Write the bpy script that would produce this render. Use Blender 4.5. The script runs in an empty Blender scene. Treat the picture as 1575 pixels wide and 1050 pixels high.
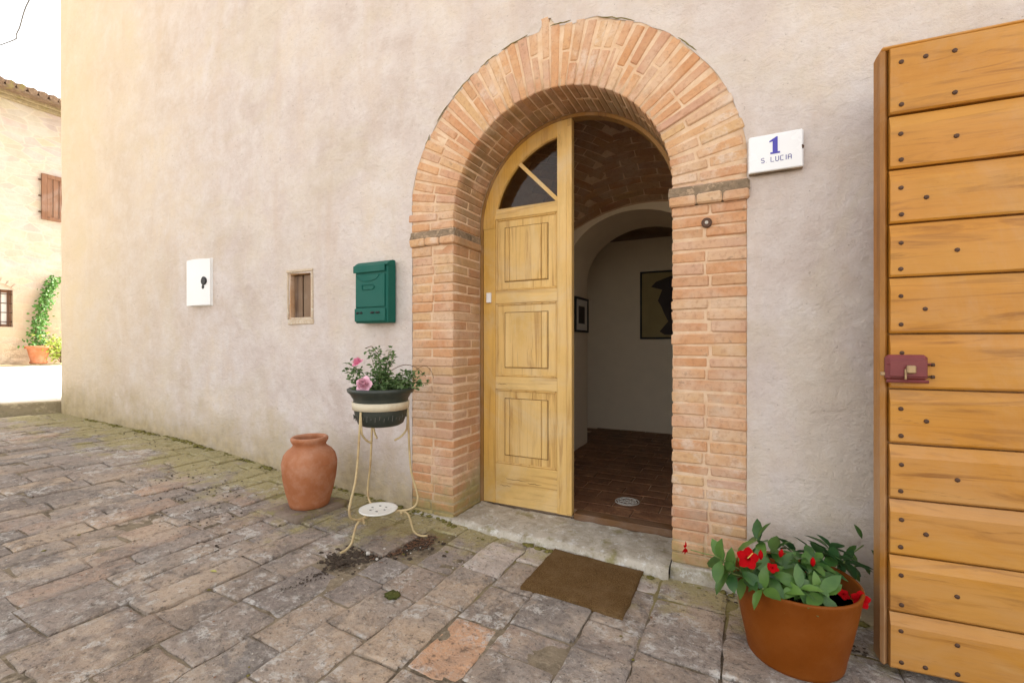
import bpy, math, random
from mathutils import Vector, Matrix, noise
R = math.radians
rnd = random.Random(7)
# ---------------------------------------------------------------- camera, world, sun, exposure
scene = bpy.context.scene
COL = scene.collection
CAM = Vector((1.636, -2.423, 1.066)); ANG = R(63.232)      # angle between the wall and the view axis
FPX = 710.0
cam = bpy.data.objects.new('camera', bpy.data.cameras.new('camera')); COL.objects.link(cam)
cam.location = CAM
cam.data.sensor_width = 36.0; cam.data.lens = 36.0 * FPX / 1575.0
cam.data.shift_y = 5.0 / 1575.0
cam.data.clip_start = 0.02; cam.data.clip_end = 1000
cam.rotation_euler = (R(90), 0, math.atan2(math.cos(ANG), math.sin(ANG)))
scene.camera = cam

SUN_EL, SUN_DIR = 50, Vector((0.10, 0.995, 0))             # the sun stands behind the house
world = bpy.data.worlds.new('World'); scene.world = world; world.use_nodes = True
wn, wl = world.node_tree.nodes, world.node_tree.links
wn.clear()
sky = wn.new('ShaderNodeTexSky'); sky.sky_type = 'NISHITA'; sky.sun_disc = False
sky.sun_elevation = R(SUN_EL); sky.sun_rotation = math.atan2(SUN_DIR.x, SUN_DIR.y)
sky.air_density = 1.0; sky.dust_density = 3.0; sky.ozone_density = 1.0
bw = wn.new('ShaderNodeRGBToBW'); tint = wn.new('ShaderNodeMix'); tint.data_type = 'RGBA'; tint.blend_type = 'MULTIPLY'
tint.inputs[0].default_value = 1.0; tint.inputs[7].default_value = (1.0, 0.965, 0.925, 1)
mx = wn.new('ShaderNodeMix'); mx.data_type = 'RGBA'; mx.inputs[0].default_value = 0.86
bg = wn.new('ShaderNodeBackground'); bg.inputs[1].default_value = 0.15
wo = wn.new('ShaderNodeOutputWorld')
wl.new(sky.outputs[0], bw.inputs[0]); wl.new(bw.outputs[0], tint.inputs[6])
wl.new(sky.outputs[0], mx.inputs[6]); wl.new(tint.outputs[2], mx.inputs[7])
wl.new(mx.outputs[2], bg.inputs[0]); wl.new(bg.outputs[0], wo.inputs[0])

sl = bpy.data.lights.new('sun', 'SUN'); sl.energy = 3.2; sl.angle = R(0.6); sl.color = (1.0, 0.93, 0.82)
so = bpy.data.objects.new('sun', sl); COL.objects.link(so)
sd = Vector((SUN_DIR.x * math.cos(R(SUN_EL)), SUN_DIR.y * math.cos(R(SUN_EL)), math.sin(R(SUN_EL))))
so.rotation_euler = sd.to_track_quat('Z', 'Y').to_euler(); so.location = (0, 8, 12)

scene.view_settings.view_transform = 'Standard'; scene.view_settings.look = 'None'
scene.view_settings.gamma = 1.0; scene.view_settings.exposure = 2.52
scene.view_settings.use_curve_mapping = False
try:
    scene.cycles.max_bounces = 10; scene.cycles.diffuse_bounces = 6
except Exception: pass

# ---------------------------------------------------------------- node helper
class NT:
    def __init__(s, name, rough=0.8, spec=0.3):
        s.m = bpy.data.materials.new(name); s.m.use_nodes = True
        s.n = s.m.node_tree.nodes; s.l = s.m.node_tree.links; s.n.clear()
        s.out = s.n.new('ShaderNodeOutputMaterial'); s.b = s.n.new('ShaderNodeBsdfPrincipled')
        s.l.new(s.b.outputs[0], s.out.inputs[0])
        s.b.inputs['Roughness'].default_value = rough
        s.b.inputs['Specular IOR Level'].default_value = spec
        g = s.n.new('ShaderNodeNewGeometry'); s.pos = g.outputs['Position']
        s.bumpn = None
    def put(s, v, sock):
        if isinstance(v, bpy.types.NodeSocket): s.l.new(v, sock)
        elif isinstance(v, (tuple, list)) and len(v) == 3 and sock.type == 'RGBA': sock.default_value = (*v, 1)
        else: sock.default_value = v
    def vec(s, scale=(1, 1, 1), src=None, rnd=False, add=None):
        mp = s.n.new('ShaderNodeMapping'); s.l.new(src or s.pos, mp.inputs[0]); mp.inputs[3].default_value = scale
        o = mp.outputs[0]
        if rnd:
            oi = s.n.new('ShaderNodeObjectInfo'); ml = s.n.new('ShaderNodeMath'); ml.operation = 'MULTIPLY'
            s.l.new(oi.outputs['Random'], ml.inputs[0]); ml.inputs[1].default_value = 37.0
            ad = s.n.new('ShaderNodeVectorMath'); ad.operation = 'ADD'
            s.l.new(o, ad.inputs[0]); s.l.new(ml.outputs[0], ad.inputs[1]); o = ad.outputs[0]
        return o
    def noise(s, scale=5, detail=6, rough=0.55, v=None, dist=0.0):
        t = s.n.new('ShaderNodeTexNoise'); t.inputs['Scale'].default_value = scale; t.inputs['Detail'].default_value = detail
        t.inputs['Roughness'].default_value = rough; t.inputs['Distortion'].default_value = dist
        s.l.new(v or s.pos, t.inputs['Vector']); return t.outputs['Fac']
    def voro(s, scale=5, v=None, feature='F1', rand=1.0):
        t = s.n.new('ShaderNodeTexVoronoi'); t.feature = feature; t.inputs['Scale'].default_value = scale
        t.inputs['Randomness'].default_value = rand
        s.l.new(v or s.pos, t.inputs['Vector']); return t.outputs['Distance']
    def random(s):
        return s.n.new('ShaderNodeObjectInfo').outputs['Random']
    def axis(s, i):
        x = s.n.new('ShaderNodeSeparateXYZ'); s.l.new(s.pos, x.inputs[0]); return x.outputs[i]
    def ramp(s, fac, stops, interp='LINEAR'):
        r = s.n.new('ShaderNodeValToRGB'); r.color_ramp.interpolation = interp
        el = r.color_ramp.elements
        while len(el) < len(stops): el.new(0.5)
        for e, (p, c) in zip(el, stops):
            e.position = p; e.color = (*c, 1) if isinstance(c, (tuple, list)) else (c, c, c, 1)
        s.put(fac, r.inputs[0]); return r.outputs[0]
    def mix(s, f, a, b, mode='MIX'):
        m = s.n.new('ShaderNodeMix'); m.data_type = 'RGBA'; m.blend_type = mode
        s.put(f, m.inputs[0]); s.put(a, m.inputs[6]); s.put(b, m.inputs[7]); return m.outputs[2]
    def math(s, op, a, b=0.0, clamp=False):
        m = s.n.new('ShaderNodeMath'); m.operation = op; m.use_clamp = clamp
        s.put(a, m.inputs[0]); s.put(b, m.inputs[1]); return m.outputs[0]
    def maprange(s, v, a, b, c=0.0, d=1.0):
        m = s.n.new('ShaderNodeMapRange'); s.put(v, m.inputs[0])
        for i, x in enumerate((a, b, c, d)): m.inputs[i + 1].default_value = x
        return m.outputs[0]
    def bump(s, h, strength=0.5, dist=0.01):
        b = s.n.new('ShaderNodeBump'); b.inputs['Strength'].default_value = strength; b.inputs['Distance'].default_value = dist
        s.l.new(h, b.inputs['Height'])
        if s.bumpn: s.l.new(s.bumpn, b.inputs['Normal'])
        s.bumpn = b.outputs[0]; return s
    def done(s, color, rough=None, metal=None, **kw):
        s.put(color, s.b.inputs['Base Color'])
        if rough is not None: s.put(rough, s.b.inputs['Roughness'])
        if metal is not None: s.put(metal, s.b.inputs['Metallic'])
        for k, v in kw.items(): s.put(v, s.b.inputs[k.replace('_', ' ')])
        if s.bumpn: s.l.new(s.bumpn, s.b.inputs['Normal'])
        return s.m

def moss_near_ground(t, col, moss=(0.20, 0.17, 0.05), hi=0.42, amt=1.0):
    """a stain that clings to the foot of the wall"""
    z = t.axis(2); x = t.axis(0)
    g = t.math('ADD', z, t.math('MULTIPLY', x, 0.055))        # height above the sloping ground
    n = t.noise(3.2, 7, 0.65); n2 = t.noise(14, 6, 0.7)
    h = t.math('SUBTRACT', g, t.math('MULTIPLY', t.math('SUBTRACT', n, 0.5), 0.75))
    h = t.math('SUBTRACT', h, t.math('MULTIPLY', t.math('SUBTRACT', n2, 0.5), 0.35))
    f = t.maprange(h, 0.0, hi, 1.0, 0.0)
    f = t.math('MULTIPLY', f, amt, True)
    mc = t.mix(t.maprange(n2, 0.35, 0.65), moss, (moss[0]*1.7, moss[1]*1.75, moss[2]*2.2))
    return t.mix(f, col, mc)

def m_plaster():
    t = NT('lime_plaster', 0.92, 0.15)
    n1 = t.noise(1.1, 9, 0.70, dist=0.2); n2 = t.noise(4.5, 9, 0.72, dist=0.15); n3 = t.noise(28, 6, 0.75)
    st = t.noise(1.6, 7, 0.6, t.vec((3.2, 1, 0.55)))
    c = t.ramp(n1, [(0.34, (0.50, 0.415, 0.365)), (0.5, (0.585, 0.505, 0.46)), (0.66, (0.64, 0.55, 0.455))])
    c = t.mix(t.maprange(n2, 0.42, 0.64, 0.0, 0.75), c, (0.66, 0.605, 0.57))
    c = t.mix(t.maprange(st, 0.52, 0.70, 0.0, 0.42), c, (0.55, 0.43, 0.335))
    c = t.mix(t.maprange(t.noise(0.8, 7, 0.68, dist=1.2), 0.50, 0.62, 0.0, 0.45), c, (0.56, 0.48, 0.365))
    c = t.mix(t.maprange(n3, 0.52, 0.68, 0.0, 0.30), c, (0.44, 0.37, 0.32))
    # warm bounce light painted in ochre at the left end, fading to the right
    bounce = t.maprange(t.math('ADD', t.axis(0), t.math('MULTIPLY', t.math('SUBTRACT', n2, 0.5), 2.5)), -5.4, -2.3, 0.62, 0.0)
    c = t.mix(bounce, c, (0.66, 0.52, 0.31))
    cr = t.voro(2.1, t.vec((1, 1, 1.3)), 'DISTANCE_TO_EDGE')
    ck = t.math('MULTIPLY', t.maprange(cr, 0.0, 0.008, 1.0, 0.0), t.maprange(t.noise(2.3, 3), 0.56, 0.62))
    c = t.mix(t.math('MULTIPLY', ck, 0.0), c, (0.3, 0.24, 0.19))
    pit = t.math('MULTIPLY', t.maprange(t.voro(34), 0.0, 0.09, 1.0, 0.0), t.maprange(t.noise(6, 4), 0.55, 0.68))
    c = t.mix(t.math('MULTIPLY', pit, 0.5), c, (0.25, 0.2, 0.16))
    tex = t.noise(60, 5, 0.7, t.vec((1, 1, 0.6)))
    ch = t.noise(15, 8, 0.72, t.vec((0.85, 1, 1.15)), 0.5)
    c = t.mix(t.maprange(ch, 0.24, 0.37, 0.55, 0.0), c, (0.34, 0.28, 0.23))
    c = t.mix(t.math('MULTIPLY', t.maprange(t.noise(42, 4, 0.8), 0.64, 0.69), 0.6), c, (0.24, 0.19, 0.15))
    c = moss_near_ground(t, c, (0.27, 0.205, 0.09), 0.42, 0.8)
    t.bump(tex, 0.6, 0.006); t.bump(ch, 0.85, 0.013); t.bump(t.noise(4.2, 5, 0.6), 0.45, 0.03); t.bump(pit, -0.6, 0.01)
    return t.done(c)

def m_brick(dark=1.0, moss=True, name='old_brick'):
    t = NT(name, 0.9, 0.15)
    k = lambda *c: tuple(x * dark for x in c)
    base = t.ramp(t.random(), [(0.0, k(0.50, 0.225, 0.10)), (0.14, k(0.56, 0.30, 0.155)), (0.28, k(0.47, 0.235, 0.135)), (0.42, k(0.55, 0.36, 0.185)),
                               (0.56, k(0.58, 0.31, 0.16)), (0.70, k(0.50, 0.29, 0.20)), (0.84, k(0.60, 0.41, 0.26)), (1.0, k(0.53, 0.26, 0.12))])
    v = t.vec((1, 1, 1), rnd=True)
    n = t.noise(9, 7, 0.65, v); n2 = t.noise(45, 5, 0.7, v); n3 = t.noise(3.0, 5, 0.6)
    c = t.mix(t.maprange(n, 0.35, 0.7, 0.0, 0.5), base, k(0.62, 0.39, 0.215))
    c = t.mix(t.maprange(n3, 0.48, 0.62, 0.0, 0.55), c, k(0.62, 0.47, 0.35))
    if moss:
        ww = t.math('MULTIPLY', t.maprange(t.noise(5.5, 8, 0.7), 0.50, 0.60), t.maprange(t.noise(1.3, 4, 0.6), 0.47, 0.60))
        c = t.mix(t.math('MULTIPLY', ww, 0.65), c, (0.66, 0.56, 0.46))          # remains of old limewash
        # olive grime, plus shade painted into the colour under the arch, inside the reveal
        reveal_f = t.math('MULTIPLY', t.maprange(t.axis(1), 0.015, 0.06), t.maprange(t.noise(4.0, 7, 0.7), 0.30, 0.55))
        reveal_f = t.math('MULTIPLY', reveal_f, t.maprange(t.axis(2), 1.2, 2.1, 0.35, 0.80))
        c = t.mix(reveal_f, c, t.mix(n, (0.20, 0.14, 0.07), (0.30, 0.19, 0.09)))
        c = t.mix(t.math('MULTIPLY', t.maprange(t.noise(18, 5, 0.7), 0.60, 0.68), 0.5), c, (0.22, 0.15, 0.09))
    c = t.mix(t.maprange(n2, 0.50, 0.68, 0.0, 0.5), c, k(0.36, 0.18, 0.095))
    c = t.mix(t.maprange(t.noise(2.2, 6, 0.7), 0.58, 0.72, 0.0, 0.45), c, k(0.36, 0.30, 0.22))
    if moss: c = moss_near_ground(t, c, (0.19, 0.16, 0.05), 0.22, 0.8)
    t.bump(n2, 0.5, 0.004); t.bump(n, 0.6, 0.008)
    return t.done(c)

def m_mortar(dark=1.0, name='lime_mortar', moss=True):
    t = NT(name, 0.95, 0.1)
    n = t.noise(12, 7, 0.65); n2 = t.noise(70, 4, 0.7)
    c = t.ramp(n, [(0.3, (0.58*dark, 0.37*dark, 0.22*dark)), (0.6, (0.68*dark, 0.50*dark, 0.34*dark)), (0.8, (0.70*dark, 0.56*dark, 0.41*dark))])
    c = t.mix(t.maprange(n2, 0.6, 0.8, 0, 0.35), c, (0.3*dark, 0.22*dark, 0.15*dark))
    if moss: c = moss_near_ground(t, c, (0.16, 0.14, 0.05), 0.24, 0.85)
    t.bump(n2, 0.5, 0.003); t.bump(n, 0.5, 0.008)
    return t.done(c)

def m_paver(fixed=None, name='worn_paving'):
    t = NT(name, 0.88, 0.25)
    v = t.vec((1, 1, 1), rnd=True)
    base = t.ramp(t.random(), [(0.0, (0.30, 0.235, 0.19)), (0.18, (0.38, 0.30, 0.24)), (0.36, (0.22, 0.19, 0.165)), (0.50, (0.40, 0.29, 0.205)),
                               (0.62, (0.29, 0.24, 0.205)), (0.76, (0.52, 0.385, 0.265)), (0.86, (0.25, 0.215, 0.19)), (1.0, (0.46, 0.31, 0.215))])
    if fixed: base = t.ramp(0.5, [(0.0, fixed), (1.0, fixed)])
    n = t.noise(7, 8, 0.7, v, 0.8); n2 = t.noise(38, 6, 0.72); n3 = t.noise(2.1, 7, 0.7, dist=0.5); n4 = t.noise(5.2, 7, 0.7, dist=0.8)
    c = t.mix(t.maprange(n, 0.44, 0.62, 0.0, 0.35 if fixed else 0.6), base, (0.24, 0.205, 0.175))
    c = t.mix(t.maprange(n4, 0.50, 0.60, 0.0, 0.15 if fixed else 0.62), c, (0.165, 0.14, 0.12))
    c = t.mix(t.maprange(n3, 0.51, 0.60, 0.0, 0.1 if fixed else 0.62), c, (0.56, 0.43, 0.31))
    gw = t.noise(1.35, 8, 0.72, dist=0.3); c = t.mix(t.maprange(gw, 0.46, 0.60, 0.0, 0.15 if fixed else 0.55), c, t.mix(n2, (0.24, 0.205, 0.18), (0.44, 0.385, 0.335)))
    # pale lichen
    l = t.math('MULTIPLY', t.maprange(t.noise(17, 8, 0.8, dist=0.5), 0.50, 0.57), t.maprange(t.noise(3.1, 5, 0.65), 0.49, 0.57))
    c = t.mix(t.math('MULTIPLY', l, 0.8), c, (0.60, 0.57, 0.52))
    c = t.mix(t.maprange(t.voro(26), 0.13, 0.06, 0.0, 0.55), c, (0.40, 0.37, 0.31))
    # moss towards the house wall (y = 0) and in patches
    y = t.axis(1)
    mo = t.math('ADD', t.maprange(y, -0.95, -0.10, -0.10, 0.28), t.noise(4.0, 7, 0.7)); mo = t.math('ADD', mo, t.maprange(t.axis(0), 0.05, 0.5, 0.0, -0.16))
    c = t.mix(t.maprange(mo, 0.56, 0.70, 0.0, 0.8), c, t.mix(n2, (0.22, 0.19, 0.06), (0.56, 0.47, 0.22)))
    c = t.mix(t.maprange(n2, 0.54, 0.66, 0.0, 0.7), c, (0.085, 0.068, 0.052))
    c = t.mix(t.maprange(n2, 0.46, 0.34, 0.0, 0.6), c, (0.50, 0.43, 0.35))
    fl = t.maprange(t.noise(90, 3, 0.8), 0.64, 0.70); c = t.mix(t.math('MULTIPLY', fl, 0.75), c, (0.62, 0.56, 0.46))
    fd = t.maprange(t.noise(70, 3, 0.8, t.vec((1, 1, 1), rnd=True)), 0.62, 0.68); c = t.mix(t.math('MULTIPLY', fd, 0.8), c, (0.06, 0.045, 0.03))
    t.bump(n2, 1.0, 0.010); t.bump(n, 1.0, 0.018); t.bump(n4, 0.9, 0.02)
    return t.done(c, t.maprange(n, 0.3, 0.7, 0.75, 0.95))

def m_soil():
    t = NT('joint_soil', 1.0, 0.05)
    n = t.noise(30, 7, 0.75); n2 = t.noise(4, 6, 0.7)
    c = t.ramp(n, [(0.3, (0.05, 0.038, 0.025)), (0.5, (0.17, 0.135, 0.095)), (0.68, (0.40, 0.33, 0.24))])
    c = t.mix(t.maprange(n2, 0.42, 0.56, 0.0, 0.7), c, (0.31, 0.25, 0.17))
    mo = t.math('ADD', t.maprange(t.axis(1), -0.8, 0.0, -0.1, 0.25), n2)
    c = t.mix(t.maprange(mo, 0.55, 0.7, 0.0, 0.8), c, (0.26, 0.22, 0.08))
    t.bump(n, 1.0, 0.012)
    return t.done(c)

def m_stone(name, a, b, moss=0.0, scale=6.0, rough=0.9):
    t = NT(name, rough, 0.2)
    n = t.noise(scale, 8, 0.68, dist=0.5); n2 = t.noise(scale * 6, 6, 0.72)
    c = t.ramp(n, [(0.3, a), (0.7, b)])
    c = t.mix(t.maprange(n2, 0.54, 0.72, 0.0, 0.55), c, tuple(x * 0.35 for x in a))
    c = t.mix(t.maprange(t.noise(scale * 2.3, 6, 0.7), 0.56, 0.64, 0.0, 0.6), c, tuple(min(0.7, x * 1.5) for x in b))
    if moss:
        c = t.mix(t.maprange(t.noise(5.5, 7, 0.7), 0.62 - moss * 0.2, 0.72 - moss * 0.2, 0.0, 0.75), c, (0.22, 0.19, 0.06))
    t.bump(n2, 0.7, 0.005); t.bump(n, 0.8, 0.015)
    return t.done(c)

def m_wood(name, axis, c0, c1, c2, rough=0.45, wear=0.3):
    """c0 dark grain, c1 main, c2 light; grain runs along axis 0/1/2"""
    t = NT(name, rough, 0.4)
    sc = [16, 16, 16]; sc[axis] = 0.9
    v = t.vec(tuple(sc), rnd=True)
    g = t.noise(1.0, 9, 0.62, v, 1.2)
    sc2 = [90, 90, 90]; sc2[axis] = 3.0
    f = t.noise(1.0, 5, 0.7, t.vec(tuple(sc2), rnd=True))
    sc3 = [5, 5, 5]; sc3[axis] = 0.7
    w = t.noise(1.0, 4, 0.6, t.vec(tuple(sc3), rnd=True), 0.5)
    c = t.ramp(g, [(0.32, c0), (0.47, c1), (0.62, c1), (0.78, c2)])
    c = t.mix(t.maprange(f, 0.5, 0.8, 0.0, 0.35), c, c0)
    c = t.mix(t.maprange(w, 0.45, 0.7, 0.0, 0.5), c, c2)
    blot = t.noise(2.6, 7, 0.68)
    c = t.mix(t.maprange(blot, 0.45, 0.72, 0.0, wear), c, tuple(x * 0.52 for x in c1))
    kn = t.voro(2.4, t.vec(tuple(1.0 if i != axis else 0.4 for i in range(3)), rnd=True))
    wt = t.math('MULTIPLY', t.maprange(t.noise(1.4, 7, 0.7, dist=0.8), 0.46, 0.60), t.maprange(g, 0.3, 0.7, 0.3, 1.0))
    c = t.mix(t.math('MULTIPLY', wt, wear * 1.6), c, tuple(min(0.8, x * 0.55 + 0.17) for x in c2))     # greyed, worn varnish
    c = t.mix(t.maprange(t.noise(1.0, 8, 0.75, t.vec(tuple(38 if i != axis else 1.6 for i in range(3)), rnd=True), 0.8), 0.60, 0.70, 0.0, 0.6), c, tuple(x * 0.62 for x in c0))
    c = t.mix(t.maprange(kn, 0.07, 0.03, 0.0, 0.6), c, tuple(x * 0.35 for x in c0))
    t.bump(f, 0.25, 0.0015); t.bump(g, 0.3, 0.003)
    return t.done(c, t.maprange(blot, 0.3, 0.7, rough - 0.08, rough + 0.2))

def m_simple(name, col, rough=0.5, metal=0.0, var=0.12, scale=20, bump=0.2, spec=0.4, dirt=None):
    t = NT(name, rough, spec)
    n = t.noise(scale, 6, 0.65); n2 = t.noise(scale * 0.23, 5, 0.6)
    lo = tuple(x * (1 - var) for x in col); hi = tuple(min(1, x * (1 + var)) for x in col)
    c = t.mix(n, lo, hi)
    if dirt: c = t.mix(t.maprange(n2, 0.5, 0.72, 0.0, 0.55), c, dirt)
    t.bump(n, bump, 0.003)
    return t.done(c, t.maprange(n2, 0.3, 0.7, max(0.05, rough - 0.1), min(1, rough + 0.12)), metal)

def m_terracotta(name, a, b, pale, pfac=0.4, rough=0.8):
    t = NT(name, rough, 0.12)
    n = t.noise(4.5, 7, 0.62, dist=0.4); n2 = t.noise(60, 5, 0.7); n3 = t.noise(9, 7, 0.7)
    c = t.ramp(n, [(0.3, a), (0.7, b)])
    c = t.mix(t.maprange(n3, 0.46, 0.68, 0.0, pfac), c, pale)
    sh_ = t.n.new('ShaderNodeSeparateXYZ'); t.l.new(t.n.new('ShaderNodeNewGeometry').outputs['Normal'], sh_.inputs[0])
    c = t.mix(t.math('MULTIPLY', t.maprange(sh_.outputs[2], 0.15, 0.8, 0.0, pfac), n3), c, pale)   # dust lying on upward faces
    c = t.mix(t.maprange(n2, 0.55, 0.8, 0.0, 0.25), c, tuple(x * 0.5 for x in a))
    t.bump(n2, 0.35, 0.002); t.bump(n3, 0.25, 0.004)
    return t.done(c)

def m_leaf(name, a, b, rough=0.45):
    t = NT(name, rough, 0.45)
    r = t.random(); n = t.noise(30, 3, 0.5); n2 = t.noise(7, 3)
    c = t.mix(r, a, b); c = t.mix(t.maprange(n, 0.4, 0.7, 0, 0.5), c, b); c = t.mix(t.maprange(n2, 0.4, 0.65, 0, 0.6), c, a)
    bk = t.n.new('ShaderNodeNewGeometry').outputs['Backfacing']
    c = t.mix(bk, c, tuple(min(1, x * 1.5 + 0.02) for x in a))
    t.done(c)
    tr = t.n.new('ShaderNodeBsdfTranslucent'); ms = t.n.new('ShaderNodeMixShader'); ms.inputs[0].default_value = 0.22
    t.l.new(c, tr.inputs[0]); t.l.new(t.b.outputs[0], ms.inputs[1]); t.l.new(tr.outputs[0], ms.inputs[2]); t.l.new(ms.outputs[0], t.out.inputs[0])
    return t.m

def m_glass(name='window_glass', col=(0.75, 0.68, 0.55)):
    m = bpy.data.materials.new(name); m.use_nodes = True; n = m.node_tree.nodes; l = m.node_tree.links; n.clear()
    o = n.new('ShaderNodeOutputMaterial'); tr = n.new('ShaderNodeBsdfTransparent'); gl = n.new('ShaderNodeBsdfGlossy')
    tr.inputs[0].default_value = (*col, 1); gl.inputs['Roughness'].default_value = 0.06
    fr = n.new('ShaderNodeFresnel'); fr.inputs[0].default_value = 1.33
    ns = n.new('ShaderNodeTexNoise'); ns.inputs['Scale'].default_value = 9
    bp = n.new('ShaderNodeBump'); bp.inputs['Strength'].default_value = 0.06; l.new(ns.outputs['Fac'], bp.inputs['Height']); l.new(bp.outputs[0], gl.inputs['Normal'])
    mi = n.new('ShaderNodeMixShader'); l.new(fr.outputs[0], mi.inputs[0]); l.new(tr.outputs[0], mi.inputs[1]); l.new(gl.outputs[0], mi.inputs[2]); l.new(mi.outputs[0], o.inputs[0])
    return m

M = {}
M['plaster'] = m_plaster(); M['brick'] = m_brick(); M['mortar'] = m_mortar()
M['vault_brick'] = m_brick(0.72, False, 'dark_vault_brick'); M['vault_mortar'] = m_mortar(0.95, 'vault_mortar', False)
M['paver'] = m_paver(); M['pale_paver'] = m_paver((0.62, 0.52, 0.44), 'pale_paving'); M['peach_paver'] = m_paver((0.62, 0.36, 0.21), 'peach_paving'); M['soil'] = m_soil()
M['threshold'] = m_stone('threshold_stone', (0.30, 0.255, 0.185), (0.58, 0.53, 0.44), 0.30, 9)
M['kerb'] = m_stone('kerb_stone', (0.24, 0.19, 0.11), (0.34, 0.28, 0.18), 0.2, 5)
M['court'] = m_stone('courtyard_gravel', (0.42, 0.38, 0.32), (0.52, 0.48, 0.41), 0.0, 3)
M['earth'] = m_stone('earth', (0.16, 0.13, 0.09), (0.24, 0.2, 0.13), 0.4, 1.5)
M['wall_in'] = m_simple('interior_plaster', (0.80, 0.70, 0.54), 0.9, 0, 0.08, 6, 0.3, 0.1)
M['tile_in'] = m_stone('terracotta_floor_tile', (0.13, 0.055, 0.028), (0.30, 0.15, 0.075), 0.0, 5, 0.55)
LW = ((0.36, 0.18, 0.045), (0.66, 0.42, 0.135), (0.78, 0.57, 0.26))
M['door_v'] = m_wood('old_oak_upright', 2, *LW, 0.5, 0.35); M['door_h'] = m_wood('old_oak_rail', 0, *LW, 0.5, 0.45); M['door_o'] = m_wood('old_oak_hinge_side', 2, (0.36, 0.17, 0.03), (0.60, 0.34, 0.07), (0.68, 0.44, 0.13), 0.45, 0.4)
DW = ((0.24, 0.085, 0.006), (0.48, 0.205, 0.022), (0.56, 0.29, 0.055))
M['leaf_h'] = m_wood('varnished_board', 0, *DW, 0.36, 0.18); M['leaf_v'] = m_wood('varnished_stile', 2, (0.18, 0.07, 0.010), (0.34, 0.14, 0.02), (0.42, 0.21, 0.04), 0.45, 0.3)
M['frame_d'] = m_wood('frame_wood', 2, (0.14, 0.06, 0.015), (0.30, 0.15, 0.035), (0.38, 0.20, 0.06), 0.5, 0.3)
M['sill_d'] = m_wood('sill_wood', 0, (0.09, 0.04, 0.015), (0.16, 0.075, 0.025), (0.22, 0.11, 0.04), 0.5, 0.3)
M['grey_wood'] = m_wood('weathered_board', 2, (0.07, 0.04, 0.025), (0.20, 0.125, 0.075), (0.30, 0.21, 0.14), 0.8, 0.4)
M['shutter'] = m_wood('shutter_wood', 2, (0.10, 0.045, 0.022), (0.20, 0.095, 0.05), (0.25, 0.13, 0.07), 0.7, 0.3)
M['crack'] = m_simple('crack_shadow_wood', (0.11, 0.055, 0.018), 0.9, 0, 0.3)
M['nail'] = m_simple('rusty_iron', (0.10, 0.055, 0.035), 0.6, 0.6, 0.4, 90)
M['lock'] = m_simple('oxide_red_metal', (0.17, 0.028, 0.028), 0.5, 0.1, 0.2, 30, 0.3, 0.5, (0.14, 0.04, 0.03))
M['brass'] = m_simple('worn_brass', (0.34, 0.235, 0.13), 0.4, 0.6, 0.2, 60)
M['green'] = m_simple('green_enamel', (0.006, 0.095, 0.070), 0.5, 0.0, 0.08, 25, 0.12, 0.2)
M['black'] = m_simple('black_void', (0.012, 0.012, 0.012), 0.6)
M['white'] = m_simple('white_plastic', (0.78, 0.78, 0.76), 0.4, 0, 0.03, 12, 0.05)
M['enamel'] = m_simple('white_enamel_tile', (0.80, 0.80, 0.80), 0.22, 0, 0.03, 12, 0.08, 0.5)
M['blue'] = m_simple('blue_glaze', (0.06, 0.05, 0.36), 0.3, 0, 0.1)
M['ink'] = m_simple('dark_blue_glaze', (0.05, 0.05, 0.26), 0.35, 0, 0.1)
M['jar'] = m_terracotta('terracotta_jar', (0.31, 0.11, 0.045), (0.42, 0.165, 0.075), (0.50, 0.28, 0.185), 0.55)
M['pot'] = m_terracotta('brown_plastic_pot', (0.17, 0.042, 0.003), (0.21, 0.055, 0.005), (0.25, 0.09, 0.025), 0.25, 0.5)
M['far_pot'] = m_terracotta('far_terracotta', (0.42, 0.15, 0.07), (0.52, 0.2, 0.09), (0.55, 0.3, 0.2))
M['planter'] = m_simple('dark_green_metal', (0.030, 0.038, 0.030), 0.45, 0.1, 0.3, 30, 0.3, 0.5, (0.07, 0.07, 0.055))
M['cream'] = m_simple('cream_paint_rusting', (0.62, 0.55, 0.40), 0.5, 0.0, 0.15, 26, 0.4, 0.4, (0.40, 0.22, 0.08))
M['stand'] = m_simple('flaking_cream_ironwork', (0.52, 0.40, 0.21), 0.6, 0.1, 0.35, 45, 0.6, 0.4, (0.26, 0.11, 0.04))
M['tray'] = m_simple('white_enamel_tray', (0.76, 0.75, 0.68), 0.3, 0, 0.05, 20, 0.1, 0.5)
M['mat'] = None
M['man_leaf'] = m_leaf('glossy_leaf', (0.022, 0.075, 0.018), (0.12, 0.23, 0.04), 0.36)
M['rose_leaf'] = m_leaf('rose_leaf', (0.05, 0.11, 0.025), (0.24, 0.33, 0.13), 0.5)
M['climb_leaf'] = m_leaf('climber_leaf', (0.05, 0.16, 0.02), (0.16, 0.3, 0.04), 0.5)
M['stem'] = m_simple('green_stem', (0.14, 0.19, 0.05), 0.6)
M['twig'] = m_simple('brown_twig', (0.13, 0.075, 0.04), 0.8)
M['red'] = m_simple('red_petal', (0.33, 0.001, 0.003), 0.8, 0, 0.35, 40, 0.3, 0.08)
M['yellow'] = m_simple('yellow_petal', (0.65, 0.5, 0.12), 0.6)
M['pink'] = m_simple('pink_petal', (0.72, 0.42, 0.50), 0.6, 0, 0.15, 40, 0.2)
M['far_wall'] = None
M['roof'] = m_stone('old_roof_tile', (0.13, 0.085, 0.055), (0.24, 0.17, 0.12), 0.3, 6)
M['glass'] = m_glass()
M['cable'] = m_simple('grey_cable', (0.12, 0.12, 0.12), 0.6)
M['sealwax'] = m_simple('pale_leaflet', (0.42, 0.40, 0.12), 0.8)
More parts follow.
